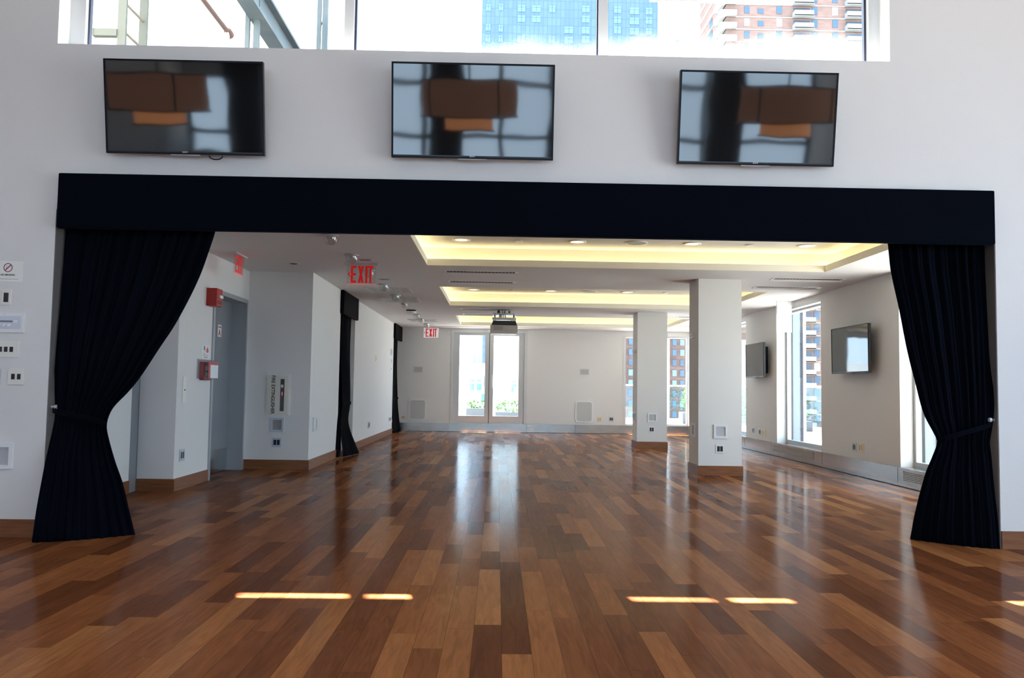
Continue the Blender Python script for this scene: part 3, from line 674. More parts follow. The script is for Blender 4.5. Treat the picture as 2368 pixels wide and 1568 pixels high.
plate_with_sockets('wall_switch', 'single black rocker switch on a silver plate below the no smoking sign', 'switch', (4,670,27,706), FW, 1, 'nickel', 'socket', sh=.6, sw=.3)
def panel():
    c, w, h, rz = wall_at(-72, 724, 58, 769, FW); t = thing('control_panel', 'white control panel with round knobs and a display slot', 'control panel', c)
    MB().box(-w/2, w/2, -.014, 0, -h/2, h/2, .003).build('housing', 'white', t)
    s = 6.3/1937; cxp = (-72+58)/2
    MB().box(-w/2+.02, (50-cxp)*s, -.0155, -.0141, -h/2+.028, h/2-.022, .0005).build('face', mat('panel_face', (.66,.70,.80), .4), t)
    MB().box((-20-cxp)*s, (31-cxp)*s, -.0165, -.0156, .004, .018).build('display', mat('display_grey', (.20,.22,.30), .2), t)
    for x, z in ((2,-15),(13,-15),(24,-15),(38.5,.8),(-9,-15)):
        MB().cyl(((x-cxp)*s, -.021, -.018 if z < 0 else .011), .0105, .012, 'y', 20).build('knob', 'white', t, smooth=False)
    text_part('---', .002, 'marking', 'text_grey', t, (12-cxp)*s, h/2-.009, -.0142)
panel()
plate_with_sockets('wall_outlet', 'silver plate with a row of small black sockets under the control panel', 'outlet', (-27,789,44,826.5), FW, 4, sh=.32, sw=.115)
plate_with_sockets('wall_outlet', 'square silver plate with two small black sockets near the left curtain', 'outlet', (19.4,852,57,890), FW, 2, sh=.34, sw=.22)
plate_with_sockets('wall_outlet', 'grey plate cut off by the left picture edge', 'outlet', (-34,852,1.8,888), FW, 2, 'alu', sh=.34, sw=.22)
recessed_box('large white recessed box low on the wall left of the curtain', (-27,1025,31,1083.6), FW, 'white', 'recess_shade', .15)
# stair wall
plate_with_sockets('call_plate', 'tall narrow steel call plate before the stair door', 'call plate', (421.7,871.5,429.6,931.8), LC, 1, 'nickel', 'text', sh=.04, sw=.25)
plate_with_sockets('wall_outlet', 'grey outlet above the baseboard before the stair door', 'outlet', (414,1039,426,1066), LC, 2, 'alu', group='outlets on the far room walls', sw=.24)
def stair_sign():
    zc = on(0, 507, 765, XC-.19).z; p = on(0, 507, 765, XC-.186)
    t = thing('stair_sign', 'small white sign with a red letter A on the stair door', 'sign', (XC-.1855, p.y, p.z), PI/2)
    w, h = abs(on(0,502.5,765,XC-.186).y-on(0,511.5,765,XC-.186).y), on(0,507,750.5,XC-.186).z-on(0,507,779,XC-.186).z
    MB().box(-w/2, w/2, -.003, 0, -h/2, h/2, .001).build('plate', 'white', t)
    text_part('A', h*.52, 'letter', 'text_red', t, 0, -h*.16, -.0032, w=w*.62)
    text_part('STAIR', h*.13, 'lettering', 'text_red', t, 0, h*.30, -.0032, w=w*.75)
stair_sign()
def fire_sign():
    c, w, h, rz = wall_at(466.5,797.5,484,829, LC); t = thing('fire_stair_sign', 'white sign with a stair figure and a red flame above the pull station', 'sign', c, rz)
    MB().box(-w/2, w/2, -.003, 0, -h/2, h/2, .001).build('plate', 'white', t)
    b = MB(); x, z = -w*.3, h*.0
    for k in range(4): b.box(x+k*w*.11-.002, x+k*w*.11+.012, -.0042, -.0031, z-.05+k*.022, z-.05+k*.022+.008)
    b.cyl((-w*.2,-.0036,h*.36), .011, .001, 'y', 14).poly([(-w*.24,-.0042,h*.1),(-w*.14,-.0042,h*.1),(-w*.12,-.0042,h*.3),(-w*.25,-.0042,h*.3)], (0,.001,0))
    b.build('stair_figure', 'text', t)
    MB().poly([(w*.22+a*w*.14, -.0042, h*.16+q*h*.24) for a, q in ((0,1),(.5,.35),(1,-.3),(.6,-.9),(0,-1),(-.6,-.9),(-1,-.2),(-.45,.3))], (0,.001,0)).build('flame', mat('flame_red', (.75,.08,.07), .6), t)
    b = MB()
    for k in range(3): b.box(-w*.3, w*.32, -.0038, -.0031, -h*.22-k*h*.07-.003, -h*.22-k*h*.07)
    b.build('fine_print', 'text_grey', t)
    MB().box(-w*.2, w*.25, -.0038, -.0031, -h*.45, -h*.415).build('red_line', 'text_red', t)
fire_sign()
def pull():
    c, w, h, rz = wall_at(461,832,492,880, LC); y0 = on(0,454,855,XC).y; y1 = on(0,486,855,XC).y
    t = thing('fire_pull_station', 'red pull station under a clear cover left of the stair door', 'alarm', (XC, (y0+y1)/2, on(0,470,855,XC).z), rz)
    hw = (y1-y0)/2; hh = (on(0,470,829,XC).z-on(0,470,880,XC).z)/2
    MB().box(-hw*.55, hw*.55, -.05, 0, -hh*.95, hh*.7, .006).build('body', 'red', t)
    MB().box(-hw*.35, hw*.35, -.056, -.05, -hh*.1, hh*.35, .002).box(-hw*.3, hw*.3, -.058, -.05, -hh*.6, -hh*.25, .002).build('lever', 'white', t)
    MB().box(-hw, hw, -.006, -.001, -hh*.8, hh*.95, .002).ring(hw*1.6, hh*1.7, .004, -.11, -.006, .02).rrect(hw*1.6, hh*1.7, .02, -.114, -.11).build('clear_cover', 'acrylic', t)
    MB().box(-hw*.75, hw*.75, -.1165, -.1145, hh*.45, hh*.72).box(-hw*.72, -hw*.45, -.1165, -.1145, -hh*.75, hh*.44).build('cover_label', 'red', t)
    MB().box(-hw*.42, hw*.72, -.1165, -.1145, -hh*.75, hh*.44).build('cover_text_panel', mat('cover_silver', (.75,.78,.82), .3, .3), t)
    MB().box(-hw*.3, hw*.5, -.10, -.01, -hh*.98, -hh*.88, .004).build('horn_housing', 'acrylic', t)
pull()
def strobe():
    p0 = on(0, 477, 686, XC); t = thing('alarm_strobe', 'red box alarm strobe at the top corner of the stair door', 'alarm', (XC, p0.y, p0.z), PI/2)
    hh = .105; w = .2
    MB().box(0, w, -.125, 0, -hh, hh, .006).build('housing', 'red', t)
    MB().box(w*.25, w*.8, -.15, -.1251, -.012, .026, .006).build('lens', 'white', t)
    MB().box(w*.1, w*.9, -.127, -.1251, -hh*.75, -hh*.35).build('horn_slots', mat('dull_red', (.2,.005,.005), .6), t)
strobe()
# return wall
def cabinet():
    c, w, h, rz = wall_at(616.5,866,670.8,960.5, LB); t = thing('extinguisher_cabinet', 'silver fire extinguisher cabinet on the return wall', 'cabinet', c)
    MB().ring(w, h, .016, -.022, 0).build('frame', 'nickel', t)
    d = MB().box(-w/2+.016, w/2-.016, -.026, -.002, -h/2+.016, h/2-.016, .004).build('door', mat('cabinet_silver', (.80,.78,.67), .3, .15), t)
    s = YB/1937; wx = (653.5-643.6)*s; wz0, wz1 = (913.5-950.5)*s, (913.5-877)*s
    MB().box(wx-.027, wx+.027, -.0275, -.0262, wz0, wz1).build('window', mat('cabinet_glass', (.03,.035,.045), .1, spec=.8), d)
    b = MB().box(wx-.020, wx+.020, -.0285, -.0276, -.03, .07); b.build('extinguisher', mat('extinguisher_red', (.25,.02,.06), .3), d)
    MB().box(wx-.010, wx+.006, -.0293, -.0286, -.005, .04).build('extinguisher_label', 'logo', d); MB().box(wx-.02, wx+.012, -.0285,-.0276, .10,.14).build('extinguisher_valve', 'logo', d)
    text_part('FIRE EXTINGUISHER', .05, 'lettering', 'text', d, (632.8-643.6)*s, -.0, -.0265, rot=-PI/2, w=h*.94, bold=.02)
cabinet()
recessed_box('grey recessed box below the fire extinguisher cabinet', (625.5,966,657,999), LB, mat('box_frame_grey', (.56,.60,.66), .45), 'grille_dark')
plate_with_sockets('wall_outlet', 'twin black outlet at the foot of the return wall below the cabinet', 'outlet', (629,1012,651,1034), LB, 2, mat('outlet_grey', (.56,.60,.66), .45), group='outlets on the far room walls', sw=.3)
recessed_box('grey recessed box on the side wall before the nearer curtain niche', (722.6,965,731,997), LA, 'alu_light', 'white', .18)
plate_with_sockets('wall_outlet', 'slim grey outlet low on the wall between the curtain niches', 'outlet', (850.6,974.7,855,990), LA, 2, 'alu', group='outlets on the far room walls', sw=.24)
plate_with_sockets('wall_outlet', 'pale outlet near the floor just before the far corner curtain', 'outlet', (897.4,963,904.7,975.5), LA, 2, 'white', group='outlets on the far room walls', sw=.2)
for bx_, lab, pm_ in (((868,821.5,871,836),'slim cream plate alone high between the curtain niches','cream'), ((903,807,907,822),'grey control plate, topmost of three before the far corner curtain','alu'), ((904.4,831,906,839.5),'tiny plate, middle of three before the far corner curtain','alu_light'), ((902.5,846,907,860),'pale control plate, lowest of three before the far corner curtain','white')):
    plate_with_sockets('wall_plate', lab, 'wall plate', bx_, LA, 1, pm_, 'text_grey', 'plates on the far side wall', sh=.3, sw=.15)
# end wall
def wall_speaker(lab, box):
    c, w, h, rz = wall_at(*box, BK); t = thing('wall_speaker', lab, 'speaker', c, rz, 'in-wall speakers of the end wall')
    MB().ring(w, h, .035, -.02, 0, .09).build('rim', 'white', t)
    g = MB().rrect(w-.07, h-.07, .06, -.012, -.001).build('grille', 'speaker', t)
    MB().rrect(w*.62, h*.66, .06, -.0145, -.0121).build('cone_cover', 'speaker', t)
wall_speaker('white rimmed wall speaker left of the glazed door', (945,923,985.6,972))
wall_speaker('white rimmed wall speaker right of the glazed door', (1330,927,1371,977.6))
def pad(lab, box):
    c, w, h, rz = wall_at(*box, BK); t = thing('wall_vent', lab, 'vent', c, rz, 'grey wall pads of the end wall')
    MB().ring(w, h, .018, -.012, 0).build('frame', mat('pad_frame', (.66,.65,.62), .6), t)
    MB().box(-w/2+.018, w/2-.018, -.006, -.001, -h/2+.018, h/2-.018).build('panel', mat('pad_panel', (.52,.52,.52), .6), t)
pad('small grey pad above the left wall speaker', (957,847.6,977.5,861.4)); pad('small grey pad above the right wall speaker', (1341,853,1362,867))
def cream_outlet(lab, box, plane):
    t = plate_with_sockets('wall_outlet', lab, 'outlet', box, plane, 2, 'cream', 'cream', 'outlets on the far room walls', .6, .3)
    c, w, h, rz = wall_at(*box, plane)
    for x, z in ((-.18,.15),(.18,.22),(.18,.02),(-.18,-.05),(-.18,-.2),(.18,-.14)): MB().box(x*w-.008, x*w+.008, -.0125, -.0106, z*h-.006, z*h+.006).build('slot', 'text', t)
cream_outlet('cream outlet beside the far corner curtain on the end wall', (928,961,937,969), BK)
cream_outlet('cream outlet right of the right wall speaker', (1380,964.4,1391.5,975.6), BK)
plate_with_sockets('wall_outlet', 'twin black outlet low on the end wall before the corner window', 'outlet', (1408,964,1419,974.5), BK, 2, 'alu', group='outlets on the far room walls', sw=.3)
plate_with_sockets('wall_outlet', 'small white socket in the steel base right of the glazed door', 'outlet', (1223,984,1232,994), ('y', YK-.021), 1, 'white', 'speaker', sh=.4, sw=.3)
# columns
cf1, cf2 = ('y', 11.508), ('y', 16.683); cl1, cl2 = ('xr', 2.771), ('xr', 2.792)
recessed_box('white recessed box on the front of the nearer column', (1650,982,1682,1014), cf1)
recessed_box('white recessed box on the front of the farther column', (1497.5,955,1519,976), cf2)
recessed_box('white recessed box on the shaded left face of the nearer column', (1600,978,1608,1009.6), cl1)
recessed_box('white recessed box on the shaded left face of the farther column', (1464.7,954,1470,975), cl2)
plate_with_sockets('wall_outlet', 'twin black outlet near the foot of the nearer column', 'outlet', (1654.7,1028,1674.6,1048), cf1, 2, 'white', group='outlets on the columns', sw=.3, sh=.6)
plate_with_sockets('wall_outlet', 'twin black outlet near the foot of the farther column', 'outlet', (1500,986,1513.8,1000.6), cf2, 2, 'white', group='outlets on the columns', sw=.3, sh=.6)
for bx_, pl, lab in (((1601,772,1606.6,782.5), cl1, 'small white wall sensor high on the left face of the nearer column'), ((1465.7,809,1469.7,817), cl2, 'small white wall sensor high on the left face of the farther column')):
    c, w, h, rz = wall_at(*bx_, pl); t = thing('wall_sensor', lab, 'sensor', c, rz, 'sensors on the columns')
    MB().rrect(w, h, min(w,h)*.3, -.03, 0).build('housing', 'white', t); MB().box(-w*.2, w*.2, -.033, -.0301, -h*.1, h*.15).build('lens', 'text_grey', t)
# window wall
plate_with_sockets('wall_outlet', 'grey outlet alone under the farther wall television', 'outlet', (1740,987,1745,1002), RX, 2, 'alu', group='outlets on the far room walls', sw=.26)
plate_with_sockets('wall_outlet', 'grey outlet next to a cream one before the side window', 'outlet', (1755,991.5,1760.6,1006), RX, 2, 'alu', group='outlets on the far room walls', sw=.26)
cream_outlet('cream outlet before the side window, under the farther television', (1761.2,992.5,1770.6,1009), RX)
plate_with_sockets('wall_outlet', 'dark twin outlet under the nearer wall television', 'outlet', (1972,1023.6,1981,1044), RX, 2, 'alu', group='outlets on the far room walls', sw=.26)
cream_outlet('cream outlet under the nearer wall television', (1985,1024.6,1998.4,1046), RX)

# ================================================================ EXIT SIGNS
def exit_sign(lab, loc, rz, w, h, arrow, bar, drop=0, back='acrylic', mirror=False):
    t = thing('exit_sign', lab, 'exit sign', loc, rz, 'red exit signs')
    if bar: MB().box(-bar/2, bar/2, -.04, .04, -.018, 0, .003).build('mount_bar', 'alu', t)
    z1 = -.018 if bar else 0; z0 = z1-h
    MB().box(-w/2, w/2, -.004, .004, z0, z1, .001).build('panel', back, t)
    lh = h*.88; zc = (z0+z1)/2+h*.01; x0 = -w*.36; lw = w*.78; st = lw*.09
    zb, zt = zc-lh/2, zc+lh/2; y, d = -.0065, (0,.002,0)
    cw = lw/4.05; b = MB()
    def R(a, c, z_, z2): b.poly([(a,y,z_),(c,y,z_),(c,y,z2),(a,y,z2)], d)
    ex = x0; R(ex, ex+st, zb, zt); R(ex, ex+cw*.95, zt-lh*.13, zt); R(ex, ex+cw*.9, zc-lh*.07, zc+lh*.07); R(ex, ex+cw*.95, zb, zb+lh*.13)
    q = ex+cw*1.25; ww = cw*1.05
    b.poly([(q,y,zb),(q+st*1.15,y,zb),(q+ww,y,zt),(q+ww-st*1.15,y,zt)], d); b.poly([(q,y+.0002,zt),(q+st*1.15,y+.0002,zt),(q+ww,y+.0002,zb),(q+ww-st*1.15,y+.0002,zb)], d)
    q += cw*1.3; R(q, q+st*1.05, zb, zt)
    q += cw*.42; R(q, q+cw*1.0, zt-lh*.13, zt); R(q+cw*.5-st/2, q+cw*.5+st/2, zb, zt)
    b.build('lettering', 'exit_red', t)
    if arrow:
        ax = -w*.47; s = h*.12
        MB().poly([(ax,y,zc),(ax+w*.075,y,zc+s),(ax+w*.10,y,zc+s*.8),(ax+w*.045,y,zc),(ax+w*.10,y,zc-s*.8),(ax+w*.075,y,zc-s)], d).build('arrow', 'exit_red', t)
    if back == 'acrylic': MB().box(-w/2, w/2, -.0045, .0045, z0-.002, z0+.004).build('lit_edge', 'exit_edge', t)
    return t
YX = 10.62
l, r_ = on(1,802,632,YX), on(1,870,632,YX); zt_, zb_ = on(1,836,611,YX).z, on(1,836,655.5,YX).z
exit_sign('red exit sign hanging from the ceiling in mid room, arrow pointing left', ((l.x+r_.x)/2, YX, CZ), 0, r_.x-l.x, zt_-zb_, True, on(1,876,609,YX).x-on(1,797,609,YX).x)
XS = -3.12
a, c = on(0,540,625,XS), on(0,562,632,XS); zt_, zb_ = on(0,550,608,XS).z, on(0,549,652,XS).z
exit_sign('red exit sign by the stair door, seen nearly edge on', (XS, (a.y+c.y)/2, CZ), PI/2, abs(a.y-c.y), zt_-zb_, False, abs(a.y-c.y)*1.2)
l, r_ = on(1,979.6,769,YK-.03), on(1,1013.5,769,YK-.03); zt_, zb_ = on(1,996,757.6,YK-.03).z, on(1,996,780.5,YK-.03).z
M['exit_panel'] = mat('lit_white_panel', (.85,.85,.86), .4, emit=(1,1,1), es=.3)
exit_sign('red exit sign on the end wall left of the glazed door', ((l.x+r_.x)/2, YK-.012, min(zt_, CZ-.01)), 0, r_.x-l.x, min(zt_,CZ-.01)-zb_, True, 0, back='exit_panel')

# ================================================================ CEILING FITTINGS
domes = [8.64, 9.91, 11.22, 12.756, 14.214, 15.513, 17.98, 19.1, 20.515]
ordn = ['nearest, just under the pelmet', 'second from the pelmet', 'third, seen through the hanging exit sign', 'fourth, before the first louvred grille', 'fifth, beside the second louvred grille', 'sixth, just past the second louvred grille', 'seventh, right behind the smoke detector', 'eighth, beside the last ceiling grille', 'last, nearest the end wall']
for y, l in zip(domes, ordn):
    t = thing('ceiling_light', 'clear glass ceiling light in the left row, '+l, 'ceiling light', (-1.752, y, CZ), 0, 'clear glass ceiling lights in a row')
    MB().lathe([(.055,-.001),(.088,-.001),(.088,-.012),(.075,-.014),(.055,-.010)], 28).build('trim_ring', 'alu', t, smooth=True)
    MB().lathe([(.072,-.0145),(.070,-.05),(.055,-.085),(.03,-.10),(.002,-.104)], 28).build('glass_bowl', 'dome', t, smooth=True)
    MB().lathe([(.052,-.0145),(.045,-.035),(.02,-.045),(.001,-.046)], 20).build('lamp', 'alu_light', t, smooth=True)
t = thing('smoke_detector', 'round white smoke detector in the row of glass ceiling lights', 'smoke detector', (-1.765, 16.98, CZ))
MB().lathe([(.01,-.001),(.10,-.001),(.10,-.022),(.09,-.028)], 28).build('base', 'slot', t, smooth=True)
MB().lathe([(.105,-.028),(.105,-.05),(.085,-.07),(.03,-.078),(.001,-.078)], 28).build('cap', 'white', t, smooth=True)
t = thing('recessed_spotlight', 'small recessed eyeball spotlight above the extinguisher cabinet', 'ceiling light', (-2.63, 10.70, CZ))
MB().lathe([(.05,-.001),(.085,-.001),(.08,-.008),(.052,-.006)], 28).build('trim_ring', 'alu_light', t, smooth=True); MB().lathe([(.05,-.004),(.03,-.012),(.001,-.013)], 20).build('eyeball', 'darkgrey', t, smooth=True)
for x, y, lab in ((-1.65, 10.28, 'small ceiling plate just before the hanging exit sign'), (-1.66, 12.12, 'small ceiling plate just behind the hanging exit sign')):
    t = thing('ceiling_plate', lab, 'ceiling plate', (x, y, CZ), 0, 'small ceiling plates')
    MB().box(-.09,.09,-.045,.045,-.008,-.001,.002).build('plate', 'alu', t); MB().box(-.06,.06,-.02,.02,-.0095,-.0081).build('slot', 'slot', t)
def grille(lab, x0, x1, y0, y1, n):
    t = thing('ceiling_grille', lab, 'ceiling grille', ((x0+x1)/2, (y0+y1)/2, CZ), 0, 'louvred ceiling grilles'); w, h = (x1-x0)/2, (y1-y0)/2
    MB().box(-w,-w+.03,-h,h,-.012,-.001).box(w-.03,w,-h,h,-.012,-.001).box(-w+.03,w-.03,-h,-h+.03,-.012,-.001).box(-w+.03,w-.03,h-.03,h,-.012,-.001).build('frame', 'alu_light', t)
    MB().box(-w+.03,w-.03,-h+.03,h-.03,-.002,-.0008).build('backing', 'slot', t)
    b = MB()
    for k in range(n):
        x = -w+.03+(k+.5)*(2*w-.06)/n; b.box(x-.005, x+.005, -h+.03, h-.03, -.010, -.0022)
    b.build('louvres', 'white', t)
grille('louvred ceiling grille, nearest of the three by the left wall', -2.11, -1.414, 13.16, 13.84, 26)
grille('louvred ceiling grille, middle one by the left wall', -2.10, -1.414, 14.61, 15.40, 26)
grille('louvred ceiling grille, farthest, close to the end wall', -2.09, -1.42, 19.28, 19.89, 24)
def diffuser(lab, x0, x1, y, wd=.2):
    t = thing('linear_diffuser', lab, 'air diffuser', ((x0+x1)/2, y, CZ), 0, 'linear ceiling diffusers'); w = (x1-x0)/2; h = wd/2
    MB().box(-w,w,-h,-h+.025,-.003,-.0005).box(-w,-w+.03,-h+.025,h-.04,-.006,-.0005).box(w-.05,w,-h+.025,h-.04,-.006,-.0005).poly([(-w,h-.04,-.0005),(-w,h,-.0005),(-w,h,-.022),(-w,h-.012,-.022)], (2*w,0,0)).build('frame', 'white', t)
    MB().box(-w+.03,w-.05,-h+.025,h-.04,-.0015,-.0005).build('slot', 'slot', t)
    b = MB(); n = int(2*w/.05)
    for k in range(n): x = -w+.04+(k+.5)*(2*w-.1)/n; b.box(x-.006,x+.006,-h+.03,h-.045,-.004,-.0016)
    b.build('vanes', 'grille_dark', t)
diffuser('linear air diffuser just past the first tray, left pair front', -.73, .265, 11.22)
diffuser('linear air diffuser before the second tray, left pair back', -.742, .255, 12.29)
diffuser('linear air diffuser just past the second tray, near the projector', -.744, .281, 16.53)
diffuser('linear air diffuser before the third tray, passing behind the projector', -.748, .369, 17.7)
diffuser('linear air diffuser near the right curtain, front one of the right pair', 3.743, 4.75, 11.37)
diffuser('linear air diffuser near the right curtain, back one of the right pair', 3.787, 4.776, 12.3)
diffuser('linear air diffuser showing between the two columns', 3.77, 4.776, 17.55)
t = thing('access_panel', 'thin outlined access panel in the ceiling by the side window', 'access panel', (4.87, 14.15, CZ))
MB().box(-.12,.12,-.52,.52,-.006,-.001,.001).build('panel', 'ceiling', t); MB().ring(.27,1.07,.012,0,.004).build('frame', 'alu', t)
o = t.children[1]
for v in o.data.vertices: v.co = Vector((v.co.x, v.co.z, -v.co.y-.0015))
t = thing('projection_screen_slot', 'long thin screen slot in the ceiling before the glazed door', 'projection screen', (.13, 21.42, CZ))
MB().box(-1.78,1.78,-.07,-.03,-.012,-.001).box(-1.78,1.78,.03,.07,-.012,-.001).build('frame', 'white', t); MB().box(-1.78,1.78,-.03,.03,-.006,-.001).build('slot', 'slot', t)
# tray fittings
ZT2 = CZ+RISE
def tray_lamp(lab, x, y):
    t = thing('downlight', lab, 'ceiling light', (x, y, ZT2), 0, 'round downlights in the ceiling trays')
    MB().lathe([(.075,-.001),(.115,-.001),(.112,-.012),(.08,-.010)], 28).build('trim_ring', 'white', t, smooth=True); MB().lathe([(.080,-.006),(.001,-.006)], 24).build('lens', 'downlight', t)
def tray_speaker(lab, x, y):
    t = thing('ceiling_speaker', lab, 'speaker', (x, y, ZT2), 0, 'round speakers in the ceiling trays')
    MB().lathe([(.11,-.001),(.14,-.001),(.138,-.012),(.115,-.012)], 32).build('rim', 'white', t, smooth=True); MB().lathe([(.115,-.008),(.06,-.011),(.001,-.011)], 32).build('grille', 'speaker', t)
def tray_plate(lab, x, y):
    t = thing('ceiling_sprinkler', lab, 'sprinkler', (x, y, ZT2), 0, 'concealed sprinkler caps in the ceiling trays')
    MB().lathe([(.045,-.001),(.045,-.014)], 24).build('sleeve', 'alu_light', t, smooth=True); MB().lathe([(.05,-.014),(.05,-.02),(.001,-.021)], 24).build('cap', 'white', t)
pos = ('leftmost', 'second from the left', 'third from the left', 'rightmost')
for tn, y in (('first', 10.205), ('second', 15.41)):
    for k, x in enumerate((-.467, .957, 2.375, 3.79)):
        if tn == 'second' and k == 3: continue
        tray_lamp('warm round downlight in the %s tray, %s' % (tn, pos[k]), x, y)
    tray_speaker('round ceiling speaker in the %s tray' % tn, 1.69, y)
    tray_plate('small sprinkler cap in the %s tray, left one' % tn, .245, y); tray_plate('small sprinkler cap in the %s tray, right one' % tn, 3.09, y)

# ---- projector
pj = thing('ceiling_projector', 'grey projector hung below the ceiling before the glazed door', 'projector', (on(1,1165.5,750,16.66).x, 16.66, CZ))
s = 16.55/1937; zz = lambda py: on(1,1165,py,16.45).z-CZ
xx = lambda px: (px-1165.5)*s
MB().box(xx(1139),xx(1192),-.2,.2,zz(727),zz(724),.002).box(xx(1138),xx(1193),-.22,.22,zz(737.5),zz(734.5),.002).build('mount_plate', 'alu', pj)
b = MB()
for x in (xx(1144), xx(1188)):
    for y in (-.15,.15): b.cyl((x,y,(zz(734)+zz(727))/2), .012, zz(727)-zz(734), 'z', 10)
for x in (xx(1152), xx(1178)): b.cyl((x,.12,zz(724)/2), .022, -zz(724)-.004, 'z', 12)
b.build('mount_rods', 'darkgrey', pj)
MB().box(xx(1140),xx(1148.5),-.215,-.12,zz(742),zz(738),.008).box(xx(1181),xx(1192),-.215,-.12,zz(742),zz(738),.008).build('mount_clamp', 'white', pj)
h0, h1, h2, h3 = zz(741.5), zz(752), zz(765.5), zz(771)
MB().poly([(xx(1140),-.2,h0),(xx(1192),-.2,h0),(xx(1195.5),-.2,h1),(xx(1136.5),-.2,h1)], (0,.42,0)).build('upper_shell', 'black', pj)
MB().box(xx(1134),xx(1197),-.22,.24,h2,h1,.008).build('body', 'proj', pj)
MB().poly([(xx(1134),-.22,h2+.001),(xx(1197),-.22,h2+.001),(xx(1195),-.14,h3),(xx(1133.5),-.14,h3)], (0,.36,0)).build('base_shell', 'white', pj)
MB().box(xx(1141.5),xx(1163),-.224,-.2202,h2+.02,h1-.015).build('intake_grille', 'grille_dark', pj)
b = MB()
for k, (x, x2) in enumerate(((-.12,-.05),(-.09,-.02),(-.04,.02),(.0,-.09),(.02,-.07))): b.tube([(x,-.05,-.002),(x*1.0,-.06,-.06),(x2,-.1,-.11),(x2*1.1,-.16,-.16)], .009, 6)
b.build('cables', 'black', pj)

# ================================================================ HALL LAMPS (mirrored in the screens)
for x in (-4.33, -.41, 3.65):
    t = thing('pendant_lamp', 'brown drum pendant of the hall, mirrored in the televisions', 'pendant lamp', (x, 1.6, 2.98), 0, 'drum pendants of the hall', kind='structure')
    MB().lathe([(.60,.14),(.60,.56)], 48).lathe([(.001,.56),(.60,.56)], 48).build('shade', 'lampshade', t, smooth=True)
    MB().lathe([(.31,-.04),(.31,.13)], 48).lathe([(.001,-.04),(.31,-.04)], 48).build('lower_shade', 'lampshade2', t, smooth=True)
    b = MB().ring(.01,.01,.002,0,.001)
    for z, r in ((.13,.61),(.555,.61),(-.045,.32),(.125,.32)): b.lathe([(r,z),(r+.012,z),(r+.012,z+.02),(r,z+.02)], 48)
    for k in range(4): a = k*PI/2+.9; b.box(.603*math.cos(a)-.01,.603*math.cos(a)+.01,.603*math.sin(a)-.01,.603*math.sin(a)+.01,.13,.57)
    b.build('hoop', 'column_dark', t)
    MB().cyl((0,0,(NZ-2.98+.56)/2), .012, NZ-2.98-.56, 'z', 8).build('stem', 'column_dark', t)

# ================================================================ OUTSIDE
tag(MB().box(XR+.3, 9.7, 3, 31.2, -.25, .0).box(-14, XR+.3, YK+.25, 31.2, -.25, .0).build('terrace_floor', 'terrace'), 'white paved roof terrace outside the windows', 'terrace', kind='structure')
tag(MB().box(-600, 600, -200, 900, -40.2, -40).build('street_ground', 'street'), 'city ground far below', 'ground', kind='structure')
rl = thing('glass_railing', 'glass terrace railing with a white top rail', 'railing', (9.6, 31.1, 0))
b = MB().box(-.04,.04,-27,.04,1.31,1.36).box(-23,-.04,-.04,.04,1.31,1.36); b.build('top_rail', 'ext_white', rl)
MB().box(-.08,.08,-27,.08,0,.12).box(-23,-.08,-.08,.08,0,.12).build('kerb', 'ext_white', rl)
for k in range(14): MB().box(-.008,.008,-27+k*1.93,-27+k*1.93+1.88,.12,1.31).build('glass_panel', 'rail_glass', rl)
for k in range(12): MB().box(-23+k*1.915,-23+k*1.915+1.86,-.008,.008,.12,1.31).build('glass_panel', 'rail_glass', rl)
def foliage(c, sx, sy, sz, n, size, rnd):
    b = bmesh.new()
    for _ in range(n):
        th, ph = rnd.uniform(0,2*PI), math.acos(rnd.uniform(-1,1)); r = rnd.uniform(.55,1)**.5
        p = Vector((c[0]+sx*r*math.sin(ph)*math.cos(th), c[1]+sy*r*math.sin(ph)*math.sin(th), c[2]+sz*r*math.cos(ph)))
        e = Matrix.Rotation(rnd.uniform(0,6.3),3,'X') @ Matrix.Rotation(rnd.uniform(0,6.3),3,'Y') @ Matrix.Rotation(rnd.uniform(0,6.3),3,'Z')
        s = size*rnd.uniform(.6,1.3); q = [Vector((-s,0,0)),Vector((0,-s*.45,0)),Vector((s,0,0)),Vector((0,s*.45,0))]
        b.faces.new([b.verts.new(p+e@v) for v in q])
    o = MB(); o.bm.free(); o.bm = b; return o
rnd = random.Random(3)
def planter(lab, x, y, lx, ly, hz, leafh):
    t = thing('terrace_planter', lab, 'planter', (x, y, 0), 0, 'planters along the terrace edge')
    MB().box(-lx/2,lx/2,-ly/2,ly/2,0,hz,.01).build('trough', 'planter', t)
    foliage((0,0,hz+leafh*.45), lx*.5, ly*.6, leafh*.55, int(420*lx*max(leafh,.4)), .07, rnd).build('shrub', 'leaf', t)
planter('low dark planter with shrubs behind the left door leaf', -.62, 30.3, .95, .5, .42, .28)
planter('green planter behind the right door leaf', .55, 30.3, 1.2, .5, .3, .42)
planter('tall green shrub planter behind the corner window', 7.0, 29.6, 1.0, .7, .4, 1.0)
planter('small green shrub planter by the corner railing', 8.6, 29.9, 1.2, .6, .3, .9)
planter('green hedge trough along the side railing', 9.1, 26.6, .6, 3.5, .3, .35)
planter('green hedge trough seen past the nearer column', 8.6, 29.0, .6, .5, .3, .9)
